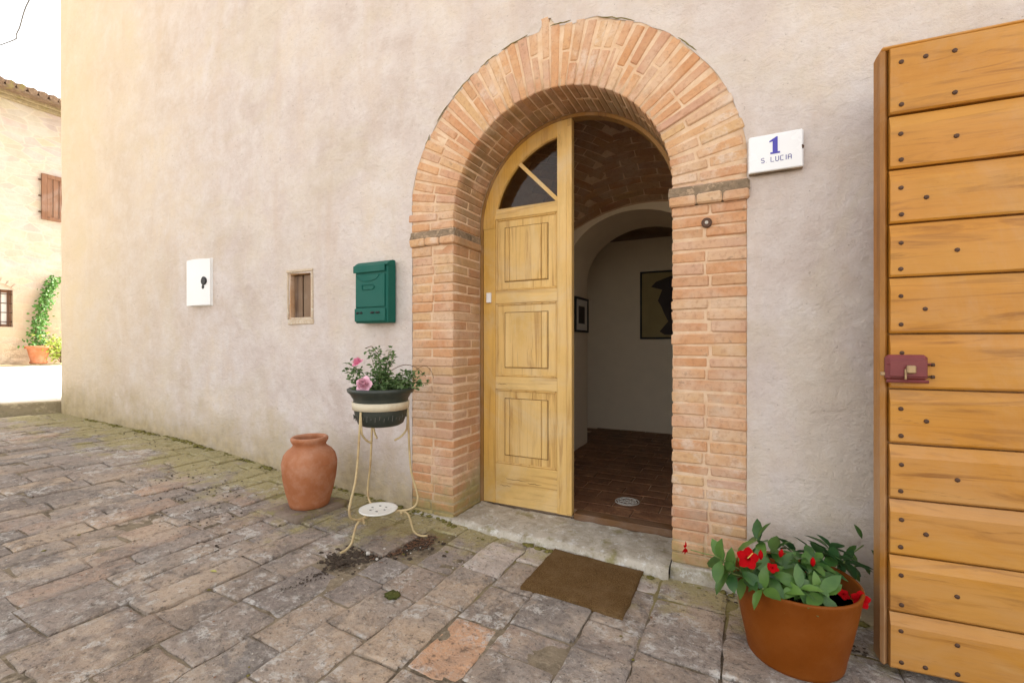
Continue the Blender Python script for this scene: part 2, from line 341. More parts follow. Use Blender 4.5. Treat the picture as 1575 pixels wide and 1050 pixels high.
M['straw'] = m_simple('dry_straw', (0.20, 0.095, 0.05), 0.9, 0, 0.3)
M['pebble'] = m_simple('pale_pebble', (0.48, 0.44, 0.38), 0.9, 0, 0.3, 50)

t = NT('coir_mat', 1.0, 0.05)
n = t.noise(220, 3, 0.8); n2 = t.noise(9, 6, 0.7); n3 = t.noise(60, 4, 0.7, t.vec((1, 3, 1)))
c = t.ramp(n, [(0.32, (0.07, 0.04, 0.015)), (0.55, (0.20, 0.115, 0.045)), (0.75, (0.34, 0.20, 0.09))])
c = t.mix(t.maprange(n2, 0.45, 0.7, 0, 0.5), c, (0.28, 0.18, 0.09)); c = t.mix(t.maprange(n3, 0.55, 0.75, 0, 0.4), c, (0.08, 0.05, 0.02))
t.bump(n, 1.0, 0.01); t.bump(n2, 0.5, 0.01); M['mat'] = t.done(c)

t = NT('sunlit_rubble_wall', 0.95, 0.1)
vv = t.vec((1, 1.0, 2.4)); e = t.voro(2.6, vv, 'DISTANCE_TO_EDGE'); n = t.noise(2.4, 7, 0.65); n2 = t.noise(20, 6, 0.7)
vc = t.n.new('ShaderNodeTexVoronoi'); vc.inputs['Scale'].default_value = 2.6; t.l.new(vv, vc.inputs['Vector'])
c = t.ramp(n, [(0.3, (0.40, 0.33, 0.26)), (0.7, (0.50, 0.44, 0.37))])
c = t.mix(0.04, c, vc.outputs['Color']); c = t.mix(t.maprange(e, 0.0, 0.06, 0.35, 0.0), c, (0.62, 0.55, 0.42))
c = t.mix(t.maprange(n2, 0.6, 0.75, 0, 0.4), c, (0.28, 0.2, 0.12))
zz = t.axis(2); c = t.mix(t.maprange(t.math('ADD', zz, t.math('MULTIPLY', n, 1.2)), 2.6, 3.8, 0.45, 0.0), c, (0.52, 0.36, 0.22))
t.bump(e, 0.5, 0.03); t.bump(n2, 0.6, 0.02); M['far_wall'] = t.done(c)

# ---------------------------------------------------------------- mesh helpers
def link(o, parent=None):
    COL.objects.link(o)
    if parent is not None:
        o.parent = parent
        org = parent
        while org.parent is not None: org = org.parent
        if parent.parent is None: o.location = -org.location if not o.get('_local') else o.location
    return o
def mesh_obj(name, verts, faces, mat, parent=None, smooth=False):
    me = bpy.data.meshes.new(name); me.from_pydata([tuple(v) for v in verts], [], faces); me.update()
    if mat: me.materials.append(mat)
    if smooth:
        me.polygons.foreach_set('use_smooth', [True] * len(me.polygons))
    o = bpy.data.objects.new(name, me)
    return link(o, parent)
def tag(o, label, cat, group=None):
    o['label'] = label; o['category'] = cat
    if group: o['group'] = group
    return o
def thing(name, label, cat, loc=(0, 0, 0), group=None):
    o = bpy.data.objects.new(name, None); o.location = loc; o.empty_display_size = 0.1; COL.objects.link(o)
    return tag(o, label, cat, group)

class MB:
    """collects shapes, all in world coordinates, into ONE mesh"""
    def __init__(s): s.v = []; s.f = []
    def add(s, vs, fs):
        b = len(s.v); s.v.extend(vs); s.f.extend([tuple(i + b for i in f) for f in fs]); return s
    def box(s, lo, hi, bev=0.0, jit=0.0, fn=None):
        lo, hi = Vector(lo), Vector(hi); b = min(bev, *(0.45 * (hi[i] - lo[i]) for i in range(3)))
        if b <= 0:
            vs = [Vector((x, y, z)) for x in (lo.x, hi.x) for y in (lo.y, hi.y) for z in (lo.z, hi.z)]
            fs = [(0, 1, 3, 2), (4, 6, 7, 5), (0, 4, 5, 1), (2, 3, 7, 6), (0, 2, 6, 4), (1, 5, 7, 3)]
        else:
            vs, idx = [], {}
            for sx in (0, 1):
                for sy in (0, 1):
                    for sz in (0, 1):
                        sg = (sx, sy, sz); c = [hi[i] if sg[i] else lo[i] for i in range(3)]
                        ins = [c[i] + (-b if sg[i] else b) for i in range(3)]
                        jj = [rnd.uniform(-jit, jit) for _ in range(3)]
                        for a in range(3):
                            p = list(ins); p[a] = c[a]
                            idx[(sx, sy, sz, a)] = len(vs); vs.append(Vector([p[i] + jj[i] for i in range(3)]))
            fs = []
            I = lambda k, a: idx[(*k, a)]
            for a in range(3):
                u, w = (a + 1) % 3, (a + 2) % 3
                for sgn in (0, 1):
                    ks = []
                    for (p, q) in ((0, 0), (1, 0), (1, 1), (0, 1)):
                        k = [0, 0, 0]; k[a] = sgn; k[u] = p; k[w] = q; ks.append(tuple(k))
                    f = [I(k, a) for k in ks]
                    fs.append(tuple(f if sgn else f[::-1]))
                # edges along a
                for p in (0, 1):
                    for q in (0, 1):
                        k0 = [0, 0, 0]; k1 = [0, 0, 0]; k0[u] = k1[u] = p; k0[w] = k1[w] = q; k1[a] = 1
                        f = [I(tuple(k0), u), I(tuple(k1), u), I(tuple(k1), w), I(tuple(k0), w)]
                        fs.append(tuple(f if (p != q) else f[::-1]) )
            for k in [(x, y, z) for x in (0, 1) for y in (0, 1) for z in (0, 1)]:
                f = [I(k, 0), I(k, 1), I(k, 2)]
                fs.append(tuple(f if sum(k) % 2 == 1 else f[::-1]))
        if fn: vs = [fn(v) for v in vs]
        return s.add(vs, fs)
    def prism(s, poly, y0, y1, fn=None):
        """polygon in (x,z), extruded from y0 to y1"""
        n = len(poly)
        vs = [Vector((p[0], y0, p[1])) for p in poly] + [Vector((p[0], y1, p[1])) for p in poly]
        fs = [tuple(range(n)), tuple(range(2 * n - 1, n - 1, -1))] + [(i, i + n, (i + 1) % n + n, (i + 1) % n) for i in range(n)]
        if fn: vs = [fn(v) for v in vs]
        return s.add(vs, fs)
    def tube(s, pts, r, n=8, cap=True):
        pts = [Vector(p) for p in pts]; m = len(pts); rs = r if isinstance(r, (list, tuple)) else [r] * m
        vs = []; up = None
        for i, p in enumerate(pts):
            d = (pts[min(i + 1, m - 1)] - pts[max(i - 1, 0)]).normalized()
            if up is None: up = d.orthogonal().normalized()
            else: up = (up - d * up.dot(d)).normalized() if (up - d * up.dot(d)).length > 1e-5 else d.orthogonal().normalized()
            w = d.cross(up)
            for k in range(n):
                a = 2 * math.pi * k / n; vs.append(p + (up * math.cos(a) + w * math.sin(a)) * rs[i])
        fs = [(i * n + k, i * n + (k + 1) % n, (i + 1) * n + (k + 1) % n, (i + 1) * n + k) for i in range(m - 1) for k in range(n)]
        if cap: fs += [tuple(range(n - 1, -1, -1)), tuple((m - 1) * n + k for k in range(n))]
        return s.add(vs, fs)
    def lathe(s, prof, c, n=40, wob=0.0):
        c = Vector(c); vs = []
        for i, (r, z) in enumerate(prof):
            for k in range(n):
                a = 2 * math.pi * k / n; q = r * (1 + wob * noise.noise(Vector((math.cos(a) * 1.5, math.sin(a) * 1.5, z * 6))))
                vs.append(c + Vector((q * math.cos(a), q * math.sin(a), z)))
        m = len(prof)
        fs = [(i * n + k, i * n + (k + 1) % n, (i + 1) * n + (k + 1) % n, (i + 1) * n + k) for i in range(m - 1) for k in range(n)]
        if prof[0][0] > 1e-4: fs.append(tuple(range(n - 1, -1, -1)))
        if prof[-1][0] > 1e-4: fs.append(tuple((m - 1) * n + k for k in range(n)))
        return s.add(vs, fs)
    def blob(s, c, r, k=0.25, n=7, sq=(1, 1, 1)):
        c = Vector(c); vs = [c + Vector((0, 0, r * sq[2]))]; m = n // 2 + 1; o = rnd.uniform(0, 50)
        for i in range(1, m):
            th = math.pi * i / m
            for j in range(n):
                ph = 2 * math.pi * j / n; d = Vector((math.sin(th) * math.cos(ph), math.sin(th) * math.sin(ph), math.cos(th)))
                q = r * (1 + k * noise.noise(d * 1.8 + Vector((o, o, o)))); vs.append(c + Vector((d.x * sq[0], d.y * sq[1], d.z * sq[2])) * q)
        vs.append(c - Vector((0, 0, r * sq[2]))); e = len(vs) - 1
        fs = [(0, 1 + j, 1 + (j + 1) % n) for j in range(n)]
        for i in range(m - 2):
            for j in range(n):
                a = 1 + i * n + j; b = 1 + i * n + (j + 1) % n; fs.append((a, a + n, b + n, b))
        fs += [(e, 1 + (m - 2) * n + (j + 1) % n, 1 + (m - 2) * n + j) for j in range(n)]
        return s.add(vs, fs)
    def leaf(s, base, d, nrm, L, W, curl=0.25, fold=0.25):
        d = Vector(d).normalized(); nrm = Vector(nrm); nrm = (nrm - d * nrm.dot(d)).normalized(); w = d.cross(nrm); base = Vector(base)
        st = [(0.0, 0.06), (0.25, 0.75), (0.5, 1.0), (0.78, 0.68), (1.0, 0.0)]
        vs = []
        for t_, q in st:
            c = base + d * L * t_ - nrm * curl * L * t_ * t_
            h = W * 0.5 * q
            if q > 0: vs += [c - w * h + nrm * fold * h, c, c + w * h + nrm * fold * h]
            else: vs.append(c)
        fs = []
        for i in range(3):
            a = i * 3; fs += [(a, a + 1, a + 4, a + 3), (a + 1, a + 2, a + 5, a + 4)]
        fs += [(9, 10, 12), (10, 11, 12)]
        return s.add(vs, fs)
    def build(s, name, mat, parent=None, smooth=False, **kw):
        o = mesh_obj(name, s.v, s.f, mat, parent, smooth)
        for k, v in kw.items(): o[k] = v
        return o

def smooth_path(pts, k=6):
    """Catmull-Rom through the points"""
    P = [Vector(p) for p in pts]; P = [P[0] * 2 - P[1]] + P + [P[-1] * 2 - P[-2]]; out = []
    for i in range(1, len(P) - 2):
        for j in range(k):
            t_ = j / k; a, b, c_, d = P[i - 1:i + 3]
            out.append(0.5 * ((2 * b) + (c_ - a) * t_ + (2 * a - 5 * b + 4 * c_ - d) * t_ ** 2 + (3 * b - a - 3 * c_ + d) * t_ ** 3))
    out.append(P[-2]); return out

GK = [(-9, .30), (-5.5, .275), (-2.91, .194), (-1.607, .075), (-0.8, .015), (0, -.04), (1.29, -.09), (2.13, -.116), (5, -.18), (9, -0.2)]
def gz(x, y=0.0):
    if x <= GK[0][0]: return GK[0][1]
    for (a, b), (c_, d) in zip(GK, GK[1:]):
        if x <= c_: return b + (d - b) * (x - a) / (c_ - a)
    return GK[-1][1]
def proj(p):
    x, y, z = p[0] - CAM.x, p[1] - CAM.y, p[2] - CAM.z
    S, Cc = math.sin(ANG), math.cos(ANG); r = x * S + y * Cc; F = -x * Cc + y * S
    if F < 0.05: return None
    return 787.5 + FPX * r / F, 530 - FPX * z / F
def nz(x, y, z, sc, o=0.0): return noise.noise(Vector((x * sc + o, y * sc + o, z * sc)))
def fbm(x, y, z, sc, o=0.0):
    return nz(x, y, z, sc, o) + 0.5 * nz(x, y, z, sc * 2.1, o + 7) + 0.25 * nz(x, y, z, sc * 4.3, o + 13)

# doorway numbers (metres; x along the wall, y into it, z up)
CX, RI, RO, ZC, DEP = 0.655, 0.655, 1.0, 1.858, 0.33
XL, XR = -0.325, 1.645
def extr(x):
    d = RO * RO - (x - CX) ** 2
    return ZC + math.sqrt(max(d, 0))

# ================================================================ THE HOUSE
house = thing('plastered_house', 'pinkish lime-plastered house front around the brick doorway', 'house', (0.66, 3.0, 0))
WT = 7.2
# plaster face: a fine sheet that follows the brick surround and turns the corner
def plaster_y(x, z):
    y = 0.010 * fbm(x, 0, z, 0.9) + 0.004 * fbm(x, 3, z, 4.0) + 0.0018 * fbm(x, 9, z, 17)
    d = 9.0                                                # keep close to the bricks by the surround
    if z < ZC: d = min(abs(x - XL), abs(x - XR))
    else: d = abs(math.hypot(x - CX, z - ZC) - RO)
    k = min(1.0, d / 0.25)
    return y * k + 0.0022 * (1 - k)
colsx = []
x = -5.42
while x < XL - 0.02: colsx.append(x); x += 0.026 if x > -3.2 else 0.04
left_cols = colsx + [XL]
mid = [CX - RO * math.cos(math.pi * i / 90) for i in range(91)]
right_cols = [XR]; x = XR + 0.02
while x < 3.4: right_cols.append(x); x += 0.022
right_cols += [3.6, 4, 5, 6, 8]
def zcol(z0, fine=0.026):
    zs = []; z = z0
    while z < 3.9: zs.append(z); z += fine
    return zs[:] + [4.1, 4.8, 5.6, 6.4, WT]
def strip(cols, z0f, nz_, edge=0.0):
    vs, fs = [], []
    for i, x in enumerate(cols):
        z0 = z0f(x)
        for j in range(nz_ + 1):
            tt = j / nz_
            z = z0 + (3.9 - z0) * tt if True else 0
            e = 0.0
            if edge and j == 0: z += edge * fbm(x, 1, 0, 6)
            vs.append(Vector((x, plaster_y(x, z), z)))
    for i in range(len(cols) - 1):
        for j in range(nz_):
            a = i * (nz_ + 1) + j; b = a + nz_ + 1
            fs.append((a, b, b + 1, a + 1))
    return vs, fs
mb = MB()
gl = lambda x: gz(x) - 0.06
# rounded left corner
cor = []
rc = 0.085
for i in range(7):
    a = math.pi / 2 * i / 6
    cor.append((-5.505 + rc - rc * math.sin(math.pi / 2 - a), rc - rc * math.cos(math.pi / 2 - a)))
vs, fs = [], []
NZ = 150
for (cx_, cy_) in cor:
    for j in range(NZ + 1):
        z = gl(-5.5) + (3.9 - gl(-5.5)) * j / NZ
        w = 0.006 * fbm(cx_, 0, z, 1.7)
        vs.append(Vector((cx_ - w, cy_ + plaster_y(cx_, z), z)))
for i in range(len(cor) - 1):
    for j in range(NZ):
        a = i * (NZ + 1) + j; b = a + NZ + 1; fs.append((a, b, b + 1, a + 1))
mb.add(vs, fs)
vs, fs = strip(left_cols, gl, NZ); mb.add(vs, fs)
vs, fs = strip(mid, lambda x: extr(x) + (0.055 if 0.60 < x < 0.68 else 0.0), 80, 0.020); mb.add(vs, fs)
vs, fs = strip(right_cols, gl, NZ); mb.add(vs, fs)
mb.build('plaster_face', M['plaster'], house, True)
mb = MB()
mb.box((-5.46, 0.0, 3.9), (8, 0.02, WT)); mb.build('upper_wall', M['plaster'], house)
# short vertical plaster edges between the two jambs and the springing are closed by the bricks
mb = MB(); mb.box((-5.505, 0.085, -0.2), (-5.3, 5.2, WT)); mb.box((7.9, 0.03, -0.3), (8.0, 5.2, WT)); mb.box((-5.3, 5.0, -0.2), (7.9, 5.2, WT))
mb.build('side_and_back_wall', M['plaster'], house)
mb = MB(); N0, N1, N2, N3 = -1.524, -1.277, 1.262, 1.617
for lo, hi in (((-5.29, 0.012, -0.3), (N0, 0.42, WT)), ((N1, 0.012, -0.3), (XL - 0.005, 0.42, WT)), ((N0, 0.012, -0.3), (N1, 0.42, N2)), ((N0, 0.012, N3), (N1, 0.42, WT)), ((N0, 0.2, N2), (N1, 0.42, N3))): mb.box(lo, hi)
if 1:
    mb.box((XR + 0.005, 0.012, -0.3), (7.89, 0.42, WT))
pl = [(CX + (RO - 0.01) * math.cos(a), ZC + (RO - 0.01) * math.sin(a)) for a in [math.pi * i / 24 for i in range(25)]]
for (a, b) in zip(pl, pl[1:]): mb.prism([(a[0], a[1]), (b[0], b[1]), (b[0], WT), (a[0], WT)][::-1], 0.014, 0.40)
mb.build('wall_core', M['wall_in'], house)
mb = MB(); mb.box((-5.7, -0.25, WT), (8.2, 5.4, WT + 0.12)); mb.build('roof', M['roof'], house)

# ---------------------------------------------------------------- brick piers and arch
CH = 0.0573
def pier(name, label, xa, xb, inner_left, z0, z1):
    """xa..xb width; inner_left True if the opening is at the smaller x"""
    th = thing(name, label, 'brick pier', (xa, 0, z0))
    core = MB()
    # mortar core, very slightly uneven
    def cf(v): return Vector((v.x, v.y, v.z))
    N = 60
    vs, fs = [], []
    ring = []
    e = 0.0045
    x0, x1 = xa + (e if inner_left else -0.014), xb + (0.014 if inner_left else -e)
    path = [(xa if not inner_left else x0, 0.40), (x0, e), ((x0 + x1) / 2, e), (x1, e), (x1 if inner_left else x1, 0.40)]
    path = [(x0, 0.40), (x0, 0.25), (x0, 0.12), (x0, e), (x0 + (x1 - x0) * .25, e), (x0 + (x1 - x0) * .5, e), (x0 + (x1 - x0) * .75, e), (x1, e), (x1, 0.12), (x1, 0.25), (x1, 0.40)]
    for j in range(N * 2 + 1):
        z = z0 - 0.05 + (z1 - z0 + 0.05) * j / (N * 2)
        for (px, py) in path:
            w = 0.002 * fbm(px, py, z, 8)
            inx = (px == x0 and inner_left) or (px == x1 and not inner_left)
            vs.append(Vector((px + (w if inx else 0), py + (w if not inx else 0), z)))
    n = len(path)
    for j in range(N * 2):
        for i in range(n - 1):
            a = j * n + i; fs.append((a, a + 1, a + n + 1, a + n))
    core.add(vs, fs); core.build('mortar', M['mortar'], th, True)
    k = 0; z = z0
    W = xb - xa
    mirror = lambda x: (xa + xb - x) if inner_left else x      # work as if the opening is at xb
    while z < z1 - 0.02:
        h = CH * rnd.uniform(0.93, 1.07)
        if z + h > z1: h = z1 - z
        if z1 - z - h < 0.03: h = z1 - z
        j = rnd.uniform(0.006, 0.011); jz = j / 2
        lo, hi = z + jz, z + h - jz
        mid_ = xa + W * rnd.uniform(0.47, 0.55)
        blocks = []
        if k % 2 == 0: blocks = [(mid_ + 0.005, xb, 0, DEP), (xa, mid_ - 0.005, 0, 0.15)]
        else:
            sp = rnd.random()
            yb = rnd.uniform(0.15, 0.22)
            if sp < 0.35: blocks = [(xa, xb, 0, yb - 0.005), (xb - 0.16, xb, yb + 0.005, DEP)]
            else:
                m2 = xa + W * rnd.uniform(0.46, 0.56); blocks = [(m2 + 0.005, xb, 0, yb - .005), (xa, m2 - 0.005, 0, 0.15), (xb - 0.16, xb, yb + 0.005, DEP)]
        for (a, b, ya, yb_) in blocks:
            pr = rnd.uniform(-0.005, 0.003); pi = rnd.uniform(-0.003, 0.002)
            A, B = a, b + (pi if abs(b - xb) < 1e-6 else 0)
            tl = rnd.uniform(-0.0018, 0.0018); tl2 = rnd.uniform(-0.0018, 0.0018)
            if ya > 0.01: pr = 0
            if inner_left: A, B = mirror(B), mirror(A)
            mbk = MB(); mbk.box((A, ya + pr, lo + rnd.uniform(-.0015, .0015)), (B, yb_, hi + rnd.uniform(-.0015, .0015)), rnd.uniform(0.004, 0.007), 0.0018)
            cx2 = (A + B) / 2
            mbk.v = [Vector((v.x, v.y, v.z + (v.x - cx2) * tl * 8)) for v in mbk.v]
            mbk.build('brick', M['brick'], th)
        z += h; k += 1
    return th
ZL, ZR = 1.705, 1.748          # undersides of the two imposts
pl_ = pier('brick_pier', 'left brick pier of the doorway, beside the plant stand', XL, 0.0, False, -0.055, ZL)
pr_ = pier('brick_pier', 'right brick pier of the doorway, with the round doorbell', 1.31, XR, True, -0.02, ZR)

arch = thing('brick_arch', 'round brick arch over the open doorway', 'brick arch', (CX, 0, ZC))
# mortar body of the arch, including the stilt down to the imposts
def annulus(name, r0, r1, y0, y1, mat, parent, za, zb, n=72):
    mb = MB(); sec = []
    e = 0.0045
    pts = [(CX + r0 * math.cos(math.pi * i / n), ZC + r0 * math.sin(math.pi * i / n), CX + r1 * math.cos(math.pi * i / n), ZC + r1 * math.sin(math.pi * i / n)) for i in range(n + 1)]
    pts = [(CX + r0, za, CX + r1, za)] + pts + [(CX - r0, zb, CX - r1, zb)]
    vs = []
    for (a, b, c_, d) in pts:
        w = lambda x, z: 0.003 * fbm(x, 0, z, 8)
        rows = [(a, b, y1), (a, b, (y0 + y1) / 2), (a, b, y0)] + [(a + (c_ - a) * q, b + (d - b) * q, y0) for q in (0.33, 0.66, 1.0)] + [(c_, d, y1)]
        for (X, Z, Y) in rows: vs.append(Vector((X, Y + (w(X, Z) if Y == y0 else 0), Z)))
    m = 7; fs = [(i * m + j, i * m + j + 1, (i + 1) * m + j + 1, (i + 1) * m + j) for i in range(len(pts) - 1) for j in range(m - 1)]
    mb.add(vs, fs); return mb.build(name, mat, parent, True)
annulus('mortar', RI + 0.005, RO + 0.03, 0.0045, 0.40, M['mortar'], arch, ZR + 0.08, ZL + 0.06)
def vouss(th_, thick, r0, r1, y0, y1, bev=0.005):
    ct, st = math.cos(th_), math.sin(th_); tilt = rnd.uniform(-0.02, 0.02); pr = rnd.uniform(-0.004, 0.003) if y0 < 0.01 else 0
    def fn(v):                       # v = (radial, y, tangential)
        tt = v.z + (v.x - (r0 + r1) / 2) * tilt
        tt *= 1 + 0.30 * (v.x - RI) / (RO - RI)            # bricks slightly wedge-cut
        return Vector((CX + v.x * ct - tt * st, v.y, ZC + v.x * st + tt * ct))
    mb = MB(); mb.box((r0, y0 + pr, -thick / 2), (r1, y1, thick / 2), bev, 0.0022, fn)
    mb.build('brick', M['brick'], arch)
NV = 44
for i in range(NV):
    th_ = math.pi * (i + 0.5) / NV + rnd.uniform(-0.004, 0.004)
    tk = math.pi * RI / NV - rnd.uniform(0.005, 0.009)
    ex = rnd.uniform(-0.008, 0.012)
    if i in (22,): ex = 0.07
    r1 = RO - 0.003 + ex
    s_ = rnd.random()
    rm = RI + (RO - RI) * rnd.choice((0.44, 0.5, 0.56, 0.62, 0.36))
    if s_ < 0.30: vouss(th_, tk, RI, r1, 0, 0.16)
    else: vouss(th_, tk, RI, rm - 0.005, 0, 0.16 if i % 2 else DEP); vouss(th_, tk, rm + 0.005, r1, 0, 0.12)
    if s_ < 0.30 or i % 2: vouss(th_, tk, RI, RI + 0.15, 0.172, DEP)
mb = MB()
for (a0_, a1_) in ((98, 108), (110, 117), (120, 131), (134, 141), (146, 150), (62, 74), (40, 47), (83, 90)):
    pts = []
    for i in range(9):
        a = R(a0_ + (a1_ - a0_) * i / 8); q = RO + 0.005 + 0.007 * nz(a * 30, 0, 0, 1, 3)
        pts.append(Vector((CX + q * math.cos(a), -0.0005, ZC + q * math.sin(a))))
    mb = MB(); mb.tube(pts, [0.001, .002, .003, .002, .0035, .0025, .003, .002, .001], 5); mb.build('edge_crack', M['soil'], arch)
# stilt courses between imposts and springing
for side, (xa, xb, za, inner_left) in enumerate(((XL - 0.004, 0.0, ZL + 0.095, False), (1.31, XR + 0.004, ZR + 0.085, True))):
    z = za
    n = max(1, round((ZC - za) / CH)); h = (ZC - za) / n
    for k in range(n):
        m_ = xa + (xb - xa) * (0.5 if k % 2 else 0.45)
        for (a, b) in ((xa, m_ - 0.005), (m_ + 0.005, xb)):
            inn = (a == xa) if inner_left else (b == xb)
            mb = MB(); mb.box((a, rnd.uniform(-.002, .002), z + 0.005), (b, DEP if inn else 0.15, z + h - 0.005), 0.005, 0.0018)
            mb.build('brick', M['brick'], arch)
        z += h
M['old_mortar'] = m_stone('dark_weathered_mortar', (0.14, 0.105, 0.07), (0.36, 0.26, 0.17), 0.2, 11)
def impost(label, xa, xb, z0, il):
    th = thing('impost', label, 'impost', ((xa + xb) / 2, 0, z0))
    o = 0.016
    x0, x1 = (xa - o, xb) if il else (xa, xb + o)
    cuts = [x0, x0 + (x1 - x0) * 0.36, x0 + (x1 - x0) * 0.68, x1]
    for a, b in zip(cuts, cuts[1:]):
        inn = (a == x0) if il else (b == x1)
        mb = MB(); mb.box((a + 0.002, -0.020 + rnd.uniform(-.004, .003), z0), (b - 0.002, DEP - 0.002 if inn else 0.14, z0 + 0.05 + rnd.uniform(-.003, .003)), 0.008, 0.003)
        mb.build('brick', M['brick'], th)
    # sloped, weathered mortar weathering on top
    vs, fs = [], []
    nn = 24
    prof = [(-0.008, 0.040), (-0.013, 0.052), (-0.006, 0.068), (0.0, 0.082), (0.012, 0.10)]
    mb = MB()
    for i in range(nn + 1):
        xx = x0 + (x1 - x0) * i / nn
        for (py, pz) in prof: vs.append(Vector((xx, py + 0.006 * fbm(xx, py, 1, 12), z0 + pz + 0.011 * fbm(xx, 5, 2, 9))))
    m = len(prof)
    fs = [(i * m + j, (i + 1) * m + j, (i + 1) * m + j + 1, i * m + j + 1) for i in range(nn) for j in range(m - 1)]
    mb.add(vs, fs)
    mb.box((x0 + 0.006, -0.012, z0 + 0.004), (x1 - 0.006, DEP - 0.004, z0 + 0.094), 0.004, 0.001)
    mb.build('weathered_mortar', M['old_mortar'], th, False)
impost('projecting brick impost on the left pier, near the mailbox', XL - 0.012, 0.0, ZL, False)
impost('projecting brick impost on the right pier, near the house number', 1.31, XR + 0.012, ZR, True)

# mossy footing stones under the piers
def stone_mesh(poly, z0, z1, amp=0.012, up=None, n=5):
    """a rough block from a polygon (x,y) between z0 and z1"""
    mb = MB(); m = len(poly); cxx = sum(p[0] for p in poly) / m; cyy = sum(p[1] for p in poly) / m
    edge = []
    for i in range(m):
        a, b = poly[i], poly[(i + 1) % m]
        for k in range(n): edge.append((a[0] + (b[0] - a[0]) * k / n, a[1] + (b[1] - a[1]) * k / n))
    E_ = len(edge); o = rnd.uniform(0, 99); vs = []
    def P(x, y, z, a=amp): return Vector((x + a * nz(x, y, z, 9, o), y + a * nz(x, y, z, 9, o + 3), z + a * 0.7 * nz(x, y, z, 9, o + 7)))
    lv = [(1.0, z0), (1.01, (z0 + z1) / 2), (1.0, z1 - 0.008), (0.965, z1), (0.66, z1 + 0.002), (0.33, z1)]
    for q, z in lv:
        for (x, y) in edge: vs.append(P(cxx + (x - cxx) * q, cyy + (y - cyy) * q, z))
    vs.append(P(cxx, cyy, z1 + 0.001))
    fs = []
    for l_ in range(len(lv) - 1):
        for i in range(E_):
            a = l_ * E_ + i; b = l_ * E_ + (i + 1) % E_; fs.append((a, b, b + E_, a + E_))
    for i in range(E_): fs.append(((len(lv) - 1) * E_ + i, (len(lv) - 1) * E_ + (i + 1) % E_, len(lv) * E_))
    mb.add(vs, fs); return mb
tag(stone_mesh([(1.306, -0.028), (1.665, -0.024), (1.66, 0.03), (1.306, 0.03)], -0.13, -0.018, 0.010).build('footing_stone', M['threshold'], None, True),
    'mossy footing block under the right brick pier', 'stone')
tag(stone_mesh([(-0.30, -0.03), (0.004, -0.034), (0.004, 0.03), (-0.30, 0.03)], -0.12, -0.02, 0.012).build('footing_stone', M['threshold'], None, True),
    'mossy footing block under the left brick pier', 'stone')
# threshold slab
def thr():
    vs, fs = [], []; nx, ny = 70, 14
    xs = [0.012 + 1.288 * i / nx for i in range(nx + 1)]
    prof = [(-0.055, -0.2), (-0.052, -0.07), (-0.046, -0.040), (-0.036, -0.026), (-0.018, -0.020)] + [(-0.0 + 0.335 * j / 10, -0.0185) for j in range(11)]
    for x in xs:
        for (y, z) in prof:
            w = 0.012 * fbm(x, y, z, 5) + 0.008 * fbm(x, y, z, 22)
            lump = 0.0
            if y < -0.01: lump = 0.014 * max(0, fbm(x, 2, z * 2, 9))
            vs.append(Vector((x, y + (w - lump) * (1 if y < 0 else 0), z - 0.014 * (x / 1.3) + 0.6 * w * (1 if z > -0.06 else 0))))
    m = len(prof)
    fs = [(i * m + j, (i + 1) * m + j, (i + 1) * m + j + 1, i * m + j + 1) for i in range(nx) for j in range(m - 1)]
    mb = MB(); mb.add(vs, fs); return mb
tag(thr().build('threshold', M['threshold'], None, True), 'worn pale stone threshold in front of the wooden door', 'threshold')

# ================================================================ LEFT DOOR LEAF (closed half of the arched door)
Y0 = 0.335
DR = 0.632                    # radius of the leaf's curved head
leafd = thing('door_leaf', 'closed arched wooden door leaf with three panels and a quarter fanlight', 'door', (0.33, Y0 + 0.02, -0.01))
def dbox(name, x0, x1, z0, z1, mat, y0=Y0, y1=Y0 + 0.045, bev=0.003, parent=None, jit=0.0):
    mb = MB(); mb.box((x0, y0, z0), (x1, y1, z1), bev, jit); return mb.build(name, M[mat], parent or leafd)
XS0, XS1 = 0.024, 0.118       # hanging stile
XM0, XM1 = 0.568, 0.664       # meeting stile
ztop = lambda x: ZC + math.sqrt(max(DR * DR - (x - CX) ** 2, 0))
dbox('stile', XS0, XS1, 0.0 - 0.01, ZC, 'door_o')
# the meeting stile ends on the curve
mb = MB(); mb.prism([(XM0, -0.01), (XM1, -0.01), (XM1, ztop(XM1)), (XM0, ztop(XM0))], Y0 - 0.001, Y0 + 0.045); mb.build('stile', M['door_v'], leafd)
# a worn cover strip on the meeting edge
dbox('cover_strip', XM1 - 0.030, XM1 + 0.004, 0.0, 2.44, 'door_v', Y0 - 0.009, Y0 - 0.001, 0.003)
rails = [(-0.01, 0.262), (0.765, 0.852), (1.343, 1.430), (1.915, 1.985)]
for a, b in rails: dbox('rail', XS1 if b < 1.9 else XS0 + 0.02, XM0, a, b, 'door_h', Y0 + 0.001, Y0 + 0.044)
# curved head of the leaf
mb = MB(); n = 26; a0 = math.pi; a1 = math.acos((XM0 - CX) / DR)
vs, fs = [], []
for i in range(n + 1):
    a = a0 + (a1 - a0) * i / n
    for (r, y) in ((DR, Y0), (DR - 0.088, Y0), (DR - 0.092, Y0 + 0.006), (DR - 0.092, Y0 + 0.045), (DR, Y0 + 0.045)):
        vs.append(Vector((CX + r * math.cos(a), y - 0.0005, ZC + r * math.sin(a))))
fs = [(i * 5 + j, (i + 1) * 5 + j, (i + 1) * 5 + (j + 1) % 5, i * 5 + (j + 1) % 5) for i in range(n) for j in range(5)]
mb.add(vs, fs); mb.build('curved_head', M['door_o'], leafd)
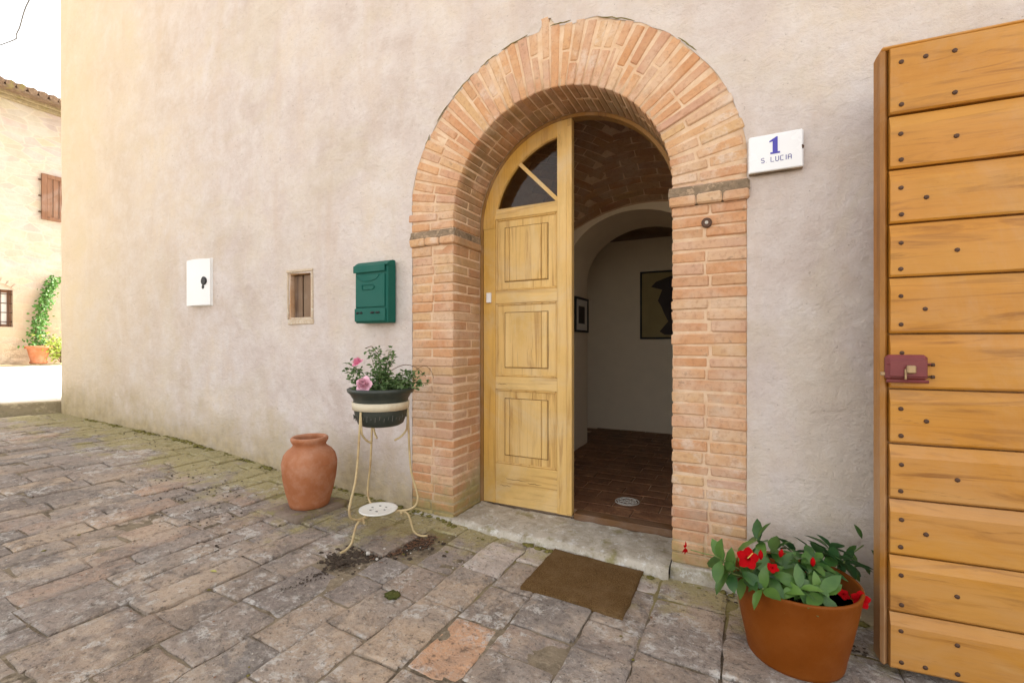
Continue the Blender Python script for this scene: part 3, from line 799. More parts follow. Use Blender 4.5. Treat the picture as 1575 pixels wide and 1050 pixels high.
# glass and glazing bar of the quarter fan
pg = [(XM0 + 0.01, 1.975)] + [(CX + (DR - 0.08) * math.cos(a0 + (a1 - a0) * i / 16), ZC + (DR - 0.08) * math.sin(a0 + (a1 - a0) * i / 16)) for i in range(3, 17)][::-1] + [(XS0 + 0.11, 1.975)]
mb = MB(); mb.prism(pg[::-1], Y0 + 0.020, Y0 + 0.024); mb.build('glass', M['glass'], leafd)
ctr = Vector((XM0, 0, 1.99)); d_ = Vector((-0.70, 0, 0.72)).normalized(); pr2 = Vector((d_.z, 0, -d_.x))
mb = MB(); L_ = 0.415
mb.prism([tuple((ctr + pr2 * 0.012).xz), tuple((ctr - pr2 * 0.012).xz), tuple((ctr + d_ * L_ - pr2 * 0.012).xz), tuple((ctr + d_ * L_ + pr2 * 0.012).xz)], Y0 + 0.004, Y0 + 0.038)
mb.build('glazing_bar', M['door_v'], leafd)
# panels: recessed ground, raised middle made of old boards with open cracks
def panel(z0, z1, k):
    x0, x1 = XS1 + 0.0, XM0 - 0.0
    g = MB(); g.box((x0 + 0.001, Y0 + 0.014, z0 + 0.001), (x1 - 0.001, Y0 + 0.03, z1 - 0.001)); base = g.build('panel', M['door_v'], leafd)
    # moulding round the panel
    mo = MB(); w = 0.012
    mo.box((x0 + .0005, Y0 + 0.002, z0), (x0 + w, Y0 + 0.016, z1), 0.005); mo.box((x1 - w, Y0 + 0.002, z0), (x1 - .0005, Y0 + 0.016, z1), 0.005)
    mo.box((x0 + w, Y0 + 0.0025, z0 + .0005), (x1 - w, Y0 + 0.016, z0 + w), 0.005); mo.box((x0 + w, Y0 + 0.0025, z1 - w), (x1 - w, Y0 + 0.016, z1 - .0005), 0.005)
    mo.build('moulding', M['door_v'], base)
    fr = 0.058
    # flat field boards
    cut = [x0 + w, x0 + fr + 0.045 * k, x1 - fr - 0.055, x1 - w]
    for a, b in zip(cut, cut[1:]):
        m = MB(); m.box((a + 0.0008, Y0 + 0.0125, z0 + w + 0.001), (b - 0.0008, Y0 + 0.015, z1 - w - 0.001), 0.0008); m.build('panel_board', M['door_v'], base)
    # raised middle
    X0, X1, Z0_, Z1_ = x0 + fr + 0.012, x1 - fr - 0.012, z0 + 0.062, z1 - 0.062
    cut2 = [X0, cut[1] + 0.002, cut[2] + 0.001, X1] if k else [X0, cut[2] + 0.001, X1]
    for a, b in zip(cut2, cut2[1:]):
        m = MB(); m.box((a + 0.0013, Y0 + 0.0015, Z0_), (b - 0.0013, Y0 + 0.0135, Z1_), 0.0085); m.build('raised_field', M['door_v'], base)
    c = MB()                                              # the groove round the raised middle
    gr = 0.004
    c.box((X0 - gr, Y0 + 0.0115, Z0_ - gr), (X0, Y0 + 0.0135, Z1_ + gr)); c.box((X1, Y0 + 0.0115, Z0_ - gr), (X1 + gr, Y0 + 0.0135, Z1_ + gr))
    c.box((X0, Y0 + 0.0114, Z0_ - gr), (X1, Y0 + 0.0134, Z0_)); c.box((X0, Y0 + 0.0114, Z1_), (X1, Y0 + 0.0134, Z1_ + gr))
    c.build('groove', M['crack'], base)
panel(0.262, 0.765, 1); panel(0.852, 1.343, 0); panel(1.430, 1.915, 1)
# old splits in the bottom rail
for (xa, xb, z) in ((0.20, 0.37, 0.165), (0.36, 0.46, 0.155), (0.15, 0.24, 0.118), (0.14, 0.21, 0.80)):
    mb = MB(); pts = [Vector((xa + (xb - xa) * i / 6, Y0 - 0.0003, z + 0.003 * math.sin(i * 2.1 + xa * 40))) for i in range(7)]
    mb.tube(pts, [0.0006, 0.0011, 0.0014, 0.0012, 0.0013, 0.0009, 0.0005], 5); mb.build('split', M['crack'], leafd)
s_ = dbox('contact_sensor', 0.055, 0.089, 1.352, 1.42, 'white', Y0 - 0.018, Y0 - 0.0005, 0.003)
# frame in the reveal
frame = thing('door_frame', 'thin dark wooden frame lining the arched doorway', 'door frame', (CX, Y0, 0))
mb = MB(); vs = []; n = 40
path = [(0.0, -0.02)] + [(CX - (RI) * math.cos(math.pi * i / n), ZC + (RI) * math.sin(math.pi * i / n)) for i in range(n + 1)] + [(1.31, -0.02)]
inn = [(0.022, -0.02)] + [(CX - (RI - 0.022) * math.cos(math.pi * i / n), ZC + (RI - 0.022) * math.sin(math.pi * i / n)) for i in range(n + 1)] + [(1.288, -0.02)]
for (a, b) in zip(path, inn):
    vs += [Vector((a[0], DEP + .002, a[1])), Vector((b[0], DEP + 0.002, b[1])), Vector((b[0], 0.40, b[1])), Vector((a[0], 0.40, a[1]))]
fs = [(i * 4 + j, i * 4 + (j + 1) % 4, (i + 1) * 4 + (j + 1) % 4, (i + 1) * 4 + j) for i in range(len(path) - 1) for j in range(4)]
mb.add(vs, fs); mb.build('jamb_lining', M['frame_d'], frame)
mb = MB(); mb.box((0.67, 0.345, -0.04), (1.31, 0.44, 0.006), 0.004); mb.build('sill_board', M['sill_d'], frame)

# ================================================================ THE HALL BEHIND THE DOOR
FX0, FX1, FY0, FY1 = -1.3, 3.4, 0.42, 3.35
hf = MB(); hf.box((FX0, 0.40, -0.12), (FX1, FY1 + 0.2, -0.006)); hall_floor = hf.build('hall_floor', M['vault_mortar']); hall_floor['kind'] = 'structure'
y = 0.445; row = 0
while y < 3.34:
    x = 0.10 + (0.15 if row % 2 else 0) - 0.3; 
    while x < 1.62:
        if x > -0.3:
            mb = MB(); mb.box((x + 0.003, y + 0.003, -0.02), (x + 0.297, y + 0.147, 0.002 + rnd.uniform(-.002, .002)), 0.003, 0.001)
            mb.build('floor_tile', M['tile_in'], hall_floor)
        x += 0.30
    y += 0.15; row += 1
hall = thing('hall_interior', 'pale plastered hall walls and low arch seen through the doorway', 'interior walls', (0.8, 2, 0))
mb = MB()
mb.box((FX0 - 0.1, FY1, -0.1), (FX1 + 0.1, FY1 + 0.15, 2.36))                      # back wall
mb.build('back_wall', M['wall_in'], hall)
mb = MB(); mb.box((FX0 - 0.15, 0.42, -0.1), (FX0, FY1, 3.2)); mb.box((FX1, 0.42, -0.1), (FX1 + 0.15, 1.2, 3.2)); mb.box((FX1, 2.3, -0.1), (FX1 + 0.15, FY1, 3.2)); mb.box((FX1, 1.2, -0.1), (FX1 + 0.15, 2.3, 0.9)); mb.box((FX1, 1.2, 2.2), (FX1 + 0.15, 2.3, 3.2))  # right wall keeps an unseen opening, added to let light into the hall
mb.build('side_wall', M['wall_in'], hall)
# low transverse arch
AYF, AYB = 1.75, 2.43
def ach(x): 
    q = 1 - ((x - 0.75) / 0.645) ** 2
    return 1.74 + 0.53 * math.sqrt(max(q, 0))
def vz0(x): return 2.32 - 0.40 * (x - 0.85) ** 2 if x > 0.1 else 2.095
mb = MB(); n = 48; vs = []
sx = [0.75 - 0.645 * math.cos(math.pi * i / n) for i in range(n + 1)]
prof = [(FX0, -0.05)] 
vs = []
for x in sx:
    zt = 2.9
    vs += [Vector((x, AYF, ach(x))), Vector((x, AYB, ach(x))), Vector((x, AYB, zt)), Vector((x, AYF, zt))]
fs = [(i * 4 + j, (i + 1) * 4 + j, (i + 1) * 4 + (j + 1) % 4, i * 4 + (j + 1) % 4) for i in range(n) for j in range(4)]
mb.add(vs, fs)
mb.box((FX0, AYF, -0.05), (0.105, AYB, 2.9)); mb.box((1.395, AYF, -0.05), (FX1, AYB, 2.9))
mb.build('transverse_arch', M['wall_in'], hall, False)
# dark ceiling behind the arch
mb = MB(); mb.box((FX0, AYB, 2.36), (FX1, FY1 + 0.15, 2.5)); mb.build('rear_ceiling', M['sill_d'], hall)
# brick vault of the front bay
def vz(x, y):
    t_ = (AYF - y) / (AYF - 0.42)
    return 2.32 - 0.40 * (max(x, 0.0) - 0.85) ** 2 - (0.35 * x * x if x < 0 else 0) + 0.44 * math.sin(min(max(t_, 0), 1) * math.pi * 0.55)
vault = thing('brick_vault', 'dark brick vault over the hall just inside the door', 'vaulted ceiling', (0.8, 1, 2.5))
vs, fs = [], []; nx, ny = 34, 16
for i in range(nx + 1):
    for j in range(ny + 1):
        X = FX0 + (FX1 - FX0) * i / nx; Y = 0.42 + (AYF - 0.42) * j / ny; vs.append(Vector((X, Y, max(vz(X, Y), 1.2))))
fs = [(i * (ny + 1) + j, i * (ny + 1) + j + 1, (i + 1) * (ny + 1) + j + 1, (i + 1) * (ny + 1) + j) for i in range(nx) for j in range(ny)]
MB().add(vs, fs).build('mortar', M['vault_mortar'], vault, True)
def vbrick(u0, v0, du, dv, rot):
    c_, s2 = math.cos(rot), math.sin(rot)
    def fn(p):
        X = p.x * c_ - p.y * s2; Y = p.x * s2 + p.y * c_
        X += 0.7; Y += 1.1
        return Vector((X, Y, vz(X, Y) - p.z))
    cX = (u0 + du / 2) * c_ - (v0 + dv / 2) * s2 + 0.7; cY = (u0 + du / 2) * s2 + (v0 + dv / 2) * c_ + 1.1
    return cX, cY, fn
cnt = 0
for zone, rot in ((0, 0.0), (1, R(52))):
    v = -1.6; r_ = 0
    while v < 1.6:
        u = -2.0 + (0.14 if r_ % 2 else 0)
        while u < 2.0:
            cX, cY, fn = vbrick(u, v, 0.27, 0.062, rot)
            diag = (cX - 0.75) * 0.9 - (cY - 1.0) * 0.0 + (cY - 1.1) * 0.65
            if 0.10 < cX < 1.75 and 0.50 < cY < 1.72 and ((diag > 0) == (zone == 0)) and cnt < 295:
                mb = MB(); mb.box((u + 0.004, v + 0.004, -0.01), (u + 0.266, v + 0.058, 0.006 + rnd.uniform(-.002, .002)), 0.004, 0.0015, fn)
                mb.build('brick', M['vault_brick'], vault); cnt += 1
            u += 0.27
        v += 0.062; r_ += 1

def picture(name, label, c, w, h, axis, mat_w):
    """axis 'x': hangs on a wall facing +x ; axis 'y': on a wall facing -y"""
    th = thing(name, label, 'picture', c)
    c = Vector(c)
    def T(v):  # v=(u,depth,z) depth positive towards the room
        return Vector((c.x + v.x, c.y - v.y, c.z + v.z)) if axis == 'y' else Vector((c.x + v.y, c.y + v.x, c.z + v.z))
    f = 0.022
    mb = MB()
    for lo, hi in (((-w/2, 0, -h/2), (w/2, .022, -h/2 + f)), ((-w/2, 0, h/2 - f), (w/2, .022, h/2)), ((-w/2, 0, -h/2 + f), (-w/2 + f, .0215, h/2 - f)), ((w/2 - f, 0, -h/2 + f), (w/2, .0215, h/2 - f))):
        mb.box(lo, hi, 0.003, 0, T)
    mb.build('frame', M['black'], th)
    mb = MB(); mb.box((-w/2 + f, 0.001, -h/2 + f), (w/2 - f, 0.010, h/2 - f), 0, 0, T); pnl = mb.build('sheet', mat_w, th)
    return th, T, pnl
M['ochre'] = m_simple('ochre_print', (0.34, 0.27, 0.12), 0.7, 0, 0.2, 6)
M['print_d'] = m_simple('dark_print', (0.05, 0.035, 0.03), 0.7)
M['mount'] = m_simple('white_mount', (0.72, 0.70, 0.64), 0.8, 0, 0.03)
th, T, pnl = picture('framed_print', 'small black-framed picture with white mount on the hall pier', (0.107, 2.20, 1.375), 0.42, 0.36, 'x', M['mount'])
mb = MB(); mb.box((-0.10, 0.0105, -0.09), (0.10, 0.0115, 0.09), 0, 0, T); mb.box((-0.05, 0.0116, -0.03), (0.05, 0.0122, 0.06), 0, 0, T); mb.build('dark_image', M['print_d'], th)
th, T, pnl = picture('framed_poster', 'large framed ochre poster with a dark shape on the hall back wall', (0.80, FY1 - 0.002, 1.545), 0.62, 0.82, 'y', M['ochre'])
sh = [(-0.02, -0.36), (0.22, -0.36), (0.26, 0.05), (0.24, 0.30), (0.05, 0.34), (-0.12, 0.28), (-0.18, 0.22), (-0.05, 0.18), (-0.10, 0.05), (-0.06, -0.02), (-0.02, -0.12), (0.02, -0.2), (-0.08, -0.32)]
mb = MB(); 
mb.prism(sh, -0.011, -0.013, lambda v: T(Vector((v.x, -v.y, v.z)))); mb.build('dark_shape', M['print_d'], th)
# pierced metal rosette on the hall floor
ro = MB(); cc = Vector((0.925, 0.72, 0.006))
for k in range(24):
    a = 2 * math.pi * k / 24
    ro.tube([cc + Vector((0.078 * math.cos(a + i * .05), 0.078 * math.sin(a + i * .05), 0)) for i in range(0, 6)], 0.004, 5)
for k in range(8):
    a = 2 * math.pi * k / 8
    c2 = cc + Vector((0.045 * math.cos(a), 0.045 * math.sin(a), 0))
    ro.tube([c2 + Vector((0.020 * math.cos(b), 0.020 * math.sin(b), 0)) for b in [2 * math.pi * i / 10 for i in range(11)]], 0.0038, 5)
ro.tube([cc + Vector((0.018 * math.cos(b), 0.018 * math.sin(b), 0)) for b in [2 * math.pi * i / 10 for i in range(11)]], 0.004, 5)
tag(ro.build('rosette_mat', M['pebble'], None, True), 'small round white openwork rosette lying on the hall floor', 'rosette')

# ================================================================ GROUND
def ground_sheet():
    vs, fs = [], []
    xs = [-60, -30, -15, -9.0] 
    mb = MB(); q = 300
    mb.add([Vector((-q, -q, -0.32)), Vector((q, -q, -0.32)), Vector((q, q, -0.32)), Vector((-q, q, -0.32))], [(0, 1, 2, 3)])
    return mb
g = ground_sheet().build('ground', M['earth']); g['kind'] = 'structure'
# bedding between the pavers
vs, fs = [], []
xs = []; x = -5.62
while x < 3.2: xs.append(x); x += 0.03
xs += [4, 5, 6, 8]
ys = []; y = 0.03
while y > -2.7: ys.append(y); y -= 0.03
ys += [-3.2, -4, -6, -9]
HOLE = [(-0.20, -0.70, 0.10, 0.05), (-0.13, -0.56, 0.09, 0.05), (-0.07, -0.44, 0.10, 0.05), (0.0, -0.34, 0.08, 0.04)]
def hole(x, y):
    h = 0
    for (a, b, r, d) in HOLE:
        q = math.hypot(x - a, y - b) / r
        if q < 1: h = max(h, d * (1 - q * q))
    return h
for x in xs:
    for y in ys:
        f = 0.0 if y > -2.8 else 0.04
        vs.append(Vector((x, y, gz(x) - 0.0085 + 0.006 * fbm(x, y, 0, 2.6) + 0.003 * fbm(x, y, 4, 14) - 0.3 * hole(x, y) - f)))
m = len(ys); fs = [(i * m + j, i * m + j + 1, (i + 1) * m + j + 1, (i + 1) * m + j) for i in range(len(xs) - 1) for j in range(m - 1)]
pave = MB().add(vs, fs).build('pavement', M['soil'], None, True); pave['kind'] = 'structure'

def paver(x0, x1, y0, y1, zt, nx, ny, skew):
    """worn slab: domed irregular top, rounded rim"""
    vs, fs = [], []; o = rnd.uniform(0, 90); rr = 0.0035
    dz = rnd.uniform(-0.007, 0.006); tx, ty = rnd.uniform(-.035, .035), rnd.uniform(-.02, .02)
    chip = rnd.choice((0, 1, 2, 3, 9, 9)); cs = rnd.uniform(0.02, 0.05)
    cxx, cyy = (x0 + x1) / 2, (y0 + y1) / 2
    for i in range(nx + 1):
        for j in range(ny + 1):
            u, v = i / nx, j / ny
            # pull the outer ring close to the edge so the rim reads as rounded
            uu = u if 0 < i < nx else (0 if i == 0 else 1); vv = v
            if i == 1 and nx > 2: uu = 0.05
            if i == nx - 1 and nx > 2: uu = 0.95
            if j == 1 and ny > 2: vv = 0.035
            if j == ny - 1 and ny > 2: vv = 0.965
            X = x0 + (x1 - x0) * uu; Y = y0 + (y1 - y0) * vv
            e = 1 if (i in (0, nx) or j in (0, ny)) else 0
            X += 0.012 * nz(X, Y, 0, 13, o); Y += 0.012 * nz(X, Y, 0, 13, o + 20)
            X += (Y - cyy) * skew
            z = zt(X) + dz + (X - cxx) * tx + (Y - cyy) * ty + 0.004 * fbm(X, Y, 0, 7, o) - (0.0055 + 0.004 * nz(X, Y, 1, 25, o)) * e
            vs.append(Vector((X, Y, z)))
    if chip < 4:
        ci = {0: (0, 0), 1: (nx, 0), 2: (nx, ny), 3: (0, ny)}[chip]; v = vs[ci[0] * (ny + 1) + ci[1]]
        v.x += cs * 0.5 * (1 if ci[0] == 0 else -1); v.y += cs * 0.6 * (1 if ci[1] == 0 else -1); v.z -= 0.004
    fs = [(i * (ny + 1) + j, (i + 1) * (ny + 1) + j, (i + 1) * (ny + 1) + j + 1, i * (ny + 1) + j + 1) for i in range(nx) for j in range(ny)]
    rim = [i * (ny + 1) for i in range(nx + 1)] + [nx * (ny + 1) + j for j in range(1, ny + 1)] + [i * (ny + 1) + ny for i in range(nx - 1, -1, -1)] + [j for j in range(ny - 1, 0, -1)]
    b = len(vs); vs += [Vector((vs[r].x, vs[r].y, vs[r].z - 0.035)) for r in rim]; k = len(rim)
    fs += [(rim[i], b + i, b + (i + 1) % k, rim[(i + 1) % k]) for i in range(k)]
    return vs, fs
rest = MB(); cand = []
x = -5.52
while x < 3.1:
    if x < -0.62: w = rnd.uniform(0.135, 0.165)
    elif x < 0.3: w = rnd.uniform(0.17, 0.24)
    else: w = rnd.uniform(0.20, 0.30)
    y = 0.02 - rnd.uniform(0, 0.25)
    if x > 1.6 or x < -1.0: first = True
    yt = 0.02
    first = True
    while yt > -2.7:
        if x < -0.62: L = rnd.choice((0.30, 0.36, 0.42, 0.33, 0.22, 0.48)) if not first else rnd.uniform(0.08, 0.28)
        else: L = rnd.uniform(0.17, 0.42) if not first else rnd.uniform(0.1, 0.3)
        y1, y0 = yt, yt - L; yt = y0; first = False
        if x > -0.05 and x < 1.25 and y1 > -0.03: 
            y1 = -0.03
            if y1 - y0 < 0.05: continue
        cx_, cy_ = x + w / 2, (y0 + y1) / 2
        if hole(cx_, cy_) > 0.022: continue
        gp = rnd.uniform(0.0015, 0.005)
        cand.append((cx_, cy_, (x + gp, x + w - gp, y0 + gp, y1 - gp, w)))
    x += w
scored = []
for c_ in cand:
    p = proj((c_[0], c_[1], gz(c_[0])))
    vis = p is not None and -60 < p[0] < 1640 and p[1] < 1120
    d = math.hypot(c_[0] - CAM.x, c_[1] - CAM.y)
    scored.append((0 if vis else 1, d, c_))
scored.sort(key=lambda s: (s[0], s[1]))
special = {}
for (sx_, sy_, mm) in ((0.62, -0.12, 'pale_paver'), (0.55, -0.30, 'pale_paver'), (0.60, -0.97, 'peach_paver'), (1.22, -0.25, 'pale_paver')):
    b_ = min(range(len(scored)), key=lambda i: math.hypot(scored[i][2][0] - sx_, scored[i][2][1] - sy_)); special[b_] = mm
for i, (nv, d, (cx_, cy_, a)) in enumerate(scored):
    nx, ny = (4, 8) if a[4] < 0.17 else (6, 7)
    if nv == 0 and i < 295:
        v_, f_ = paver(a[0], a[1], a[2], a[3], gz, nx, ny, rnd.uniform(-.01, .01))
        mesh_obj('paving_stone', v_, f_, M[special.get(i, 'paver')], pave, False)
    else:
        v_, f_ = paver(a[0], a[1], a[2], a[3], gz, 2, 2, 0); rest.add(v_, f_)
rs = rest.build('paving_stones_beyond', M['paver'], pave); rs['kind'] = 'stuff'
# far paving past the built rows
v_ = [Vector((-5.6, -2.72, .25)), Vector((3.1, -2.72, -.16)), Vector((3.1, -9, -.16)), Vector((-5.6, -9, .25))]
v2 = [Vector((3.1, 0.0, -.16)), Vector((8, 0, -.2)), Vector((8, -9, -.2)), Vector((3.1, -9, -.16))]
o = mesh_obj('paving_beyond', v_ + v2, [(0, 3, 2, 1), (4, 7, 6, 5)], M['paver'], pave); o['kind'] = 'stuff'

# raised sunlit courtyard with its kerb
KX = lambda y: -5.46 + (0.53 * y if y < 0 else 0.0) + 0.03
ckz = 0.405
vs = []; kp = [(-8.0, -12.0), (-7.4, -6.0), (-6.6, -2.2), (-5.72, -0.50), (-5.50, -0.03), (-5.49, 0.06)]
mb = MB(); vs = []
for (a, b) in kp: vs += [Vector((a - 0.16, b, ckz + 0.004)), Vector((a, b, ckz + 0.004)), Vector((a + 0.012, b, ckz - 0.012)), Vector((a + 0.015, b, 0.2))]
fs = [(i * 4 + j, i * 4 + j + 1, (i + 1) * 4 + j + 1, (i + 1) * 4 + j) for i in range(len(kp) - 1) for j in range(3)]
kerb = mb.add(vs, fs).build('kerb', M['kerb'], None, False); kerb['kind'] = 'structure'
mb = MB(); pts = [Vector((a - 0.155, b, ckz)) for a, b in kp] + [Vector((-5.5, 5.2, ckz)), Vector((-5.5, 40, ckz + 0.02)), Vector((-14.2, 40, 0.57)), Vector((-14.2, -12, 0.57))]
mb.add(pts, [tuple(range(len(pts)))]); ct = mb.build('courtyard', M['court']); ct['kind'] = 'structure'
mb = MB(); mb.box((-60, -40, -0.3), (-14.2, 60, 0.55)); o = mb.build('raised_terrain', M['court']); o['kind'] = 'structure'
mb = MB(); mb.box((-14.19, -4, 0.3), (-13.55, 12, 0.60), 0.01); o = mb.build('footway', M['kerb']); o['kind'] = 'structure'

# ================================================================ FAR FARMHOUSE
fx = -14.0
fh = thing('stone_farmhouse', 'sunny cream stone farmhouse across the courtyard with a tiled eave', 'house', (-17, 4, 0.5))
def wallrect(mb, y0, y1, z0, z1): mb.box((-14.35, y0, z0), (fx, y1, z1))
mb = MB()
WY0, WY1, WZ0, WZ1 = 1.25, 2.062, 1.49, 2.37
wallrect(mb, -3, WY0, 0.4, WZ1); wallrect(mb, WY1, 12, 0.4, WZ1); wallrect(mb, WY0, WY1, 0.4, WZ0); wallrect(mb, -3, 12, WZ1, 7.0)
mb.box((-20, -3, 0.4), (-14.36, -2.8, 7.0)); mb.box((-20, 11.8, 0.4), (-14.36, 12, 7.0)); mb.box((-20.2, -3, 0.4), (-20, 12, 7.0))
mb.build('wall', M['far_wall'], fh)
mb = MB(); mb.box((-13.995, -3, 6.88), (-13.90, 12, 6.96), 0.01); mb.box((-13.995, -3, 6.96), (-13.82, 12, 7.03), 0.01); mb.build('eave_course', M['kerb'], fh)
rf = MB(); rf.add([Vector((-13.55, -3.2, 7.06)), Vector((-13.55, 12.2, 7.06)), Vector((-17, 12.2, 8.2)), Vector((-17, -3.2, 8.2)), Vector((-20.6, 12.2, 7.0)), Vector((-20.6, -3.2, 7.0)),
    Vector((-13.55, -3.2, 7.01)), Vector((-13.55, 12.2, 7.01)), Vector((-14, -3.2, 7.03)), Vector((-14, 12.2, 7.03))], [(0, 1, 2, 3), (3, 2, 4, 5), (6, 7, 1, 0), (8, 9, 7, 6)])
roof = rf.build('roof', M['roof'], fh)
y = -3.1
while y < 12.1:
    w = rnd.uniform(-0.01, 0.01)
    for k in range(3):
        mb = MB(); a0_ = 0.40 * k
        mb.tube([Vector((-13.52 - a0_, y + w, 7.10 + a0_ * 0.33)), Vector((-13.95 - a0_, y - w, 7.10 + (a0_ + 0.43) * 0.33))], [0.085, 0.072], 8)
        mb.build('roof_tile', M['roof'], roof)
    y += 0.185
wf = MB()
for lo, hi in (((-14.16, WY0, WZ0), (-14.10, WY0 + .06, WZ1)), ((-14.16, WY1 - .07, WZ0), (-14.10, WY1, WZ1)), ((-14.161, WY0 + .06, WZ1 - .06), (-14.101, WY1 - .07, WZ1)), ((-14.161, WY0 + .06, WZ0), (-14.101, WY1 - .07, WZ0 + .06)), ((-14.16, 1.64, WZ0 + .06), (-14.10, 1.69, WZ1 - .06))): wf.box(lo, hi, 0.004)
win = wf.build('window', M['shutter'], fh)
mb = MB(); mb.box((-14.15, WY0 + .06, WZ0 + .06), (-14.14, 1.64, WZ1 - .06)); mb.build('pane', M['white'], win)
mb = MB(); mb.box((-14.15, 1.69, WZ0 + .06), (-14.14, WY1 - .07, WZ1 - .06)); mb.build('pane', M['white'], win)
mb = MB(); mb.box((-14.3, WY0 - .02, WZ0 - .02), (-14.25, WY1 + .02, WZ1 + .02)); mb.build('dark_room', M['black'], win)
for k in range(4):
    z = WZ0 + 0.12 + k * 0.22; mb = MB(); mb.tube([Vector((-14.05, WY0, z)), Vector((-14.05, WY1, z))], 0.011, 6); mb.build('window_bar', M['nail'], win)
for k in range(6):
    yy = WY0 + 0.08 + k * 0.135; mb = MB(); mb.tube([Vector((-14.05, yy, WZ0)), Vector((-14.05, yy, WZ1))], 0.010, 6); mb.build('window_bar', M['nail'], win)
# relieving arch over the window
mb = MB()
for i in range(9):
    a = R(50 + i * 10); mb.box((-0.0, -0.05, -0.06), (0.03, 0.05, 0.06), 0.008, 0.003, lambda v, a=a: Vector((fx - 0.005 + v.x, 1.66 + (0.68 + v.z) * math.cos(a) - v.y * math.sin(a), 1.92 + (0.68 + v.z) * math.sin(a) + v.y * math.cos(a))))
o = mb.build('window_arch', M['far_wall'], fh)
# upper shutter (closed) in its dark frame
SY0, SY1, SZ0, SZ1 = 2.553, 3.45, 4.19, 5.33
mb = MB()
mb.box((fx, SY0, SZ0), (fx + .05, SY0 + .10, SZ1), .005); mb.box((fx, SY1 - .1, SZ0), (fx + .05, SY1, SZ1), .005); mb.box((fx, SY0 + .1, SZ1 - .1), (fx + .05, SY1 - .1, SZ1), .005); mb.box((fx, SY0 + .1, SZ0), (fx + .05, SY1 - .1, SZ0 + .08), .005)
shf = mb.build('shutter', M['shutter'], fh)
yy = SY0 + .1
while yy < SY1 - .12:
    mb = MB(); mb.box((fx + .003, yy + .004, SZ0 + .08), (fx + .035, yy + .105, SZ1 - .1), .004); mb.build('board', M['shutter'], shf); yy += 0.115
for z in (4.35, 4.75, 5.15):
    mb = MB(); mb.box((fx, SY0 - .05, z), (fx + .04, SY0 + .0, z + .03), .003); mb.build('hinge', M['nail'], shf)

# far pot and climber
fp = thing('flower_pot', 'terracotta pot at the foot of the farmhouse wall under a climber', 'pot', (-13.72, 2.42, 0.60))
MB().lathe([(0.13, 0.0), (0.16, 0.02), (0.16, .05), (0.14, .07), (0.20, 0.36), (0.245, 0.38), (0.25, 0.43), (0.225, 0.435), (0.20, 0.38), (0.0, 0.37)], (-13.72, 2.42, 0.60), 24).build('pot_body', M['far_pot'], fp, True)
cl = thing('climbing_plant', 'tall green climber growing from the far pot up the farmhouse wall', 'climber', (-13.74, 2.45, 0.97))
mb = MB()
stem = smooth_path([(-13.73, 2.42, 0.95), (-13.80, 2.40, 1.4), (-13.86, 2.50, 1.9), (-13.88, 2.66, 2.3), (-13.90, 2.74, 2.7)])
mb.tube(stem, 0.014, 6); mb.build('stem', M['twig'], cl, True)
mb = MB()
for k in range(900):
    t_ = rnd.random(); z = 0.98 + 1.78 * t_
    yc = 2.42 + 0.34 * t_ * t_ ; w = 0.20 * (1 - 0.35 * t_) * (1 if t_ > 0.12 else 1.3)
    p = Vector((-13.80 - 0.1 * t_ + rnd.gauss(0, 0.07), yc + rnd.gauss(0.02, w * 0.42), z + rnd.gauss(0, 0.04)))
    mb.leaf(p, (rnd.uniform(-.3, 1), rnd.uniform(-1, 1), rnd.uniform(-1, .5)), (1, rnd.uniform(-.6, .6), rnd.uniform(0, 1)), rnd.uniform(.05, .09), rnd.uniform(.03, .05))
o = mb.build('foliage', M['climb_leaf'], cl); o['kind'] = 'stuff'
M['lime_leaf'] = m_leaf('lime_leaf', (0.20, 0.28, 0.02), (0.32, 0.36, 0.05), 0.5)
sp = thing('shrub', 'yellow-green bush beside the far terracotta pot', 'bush', (-13.6, 2.85, 0.6))
mb = MB()
for k in range(420):
    p = Vector((-13.65 + rnd.gauss(0, 0.10), 2.78 + rnd.gauss(0, 0.17), 0.98 + rnd.gauss(0, 0.16)))
    mb.leaf(p, (rnd.uniform(-.3, 1), rnd.uniform(-1, 1), rnd.uniform(-.6, .8)), (1, rnd.uniform(-.6, .6), rnd.uniform(0, 1)), rnd.uniform(.05, .09), rnd.uniform(.03, .05))
o = mb.build('foliage', M['lime_leaf'], sp); o['kind'] = 'stuff'
mb = MB()
for k in range(5): mb.tube(smooth_path([(-13.65, 2.82, 0.6), (-13.65 + rnd.uniform(-.05, .05), 2.8 + rnd.uniform(-.08, .08), .8), (-13.62 + rnd.uniform(-.1, .1), 2.78 + rnd.uniform(-.15, .15), 1.05)]), 0.008, 5)
mb.build('stem', M['twig'], sp)
# cable in the sky
mb = MB(); mb.tube(smooth_path([(-9.8, -0.6, 4.9), (-7.24, 0.0, 5.06), (-6.85, 0.05, 5.14), (-6.31, 0.0, 5.353), (-5.5, 0.09, 5.8)]), 0.007, 6)
tag(mb.build('cable', M['cable'], None, True), 'thin grey cable crossing the white sky at top left', 'cable')

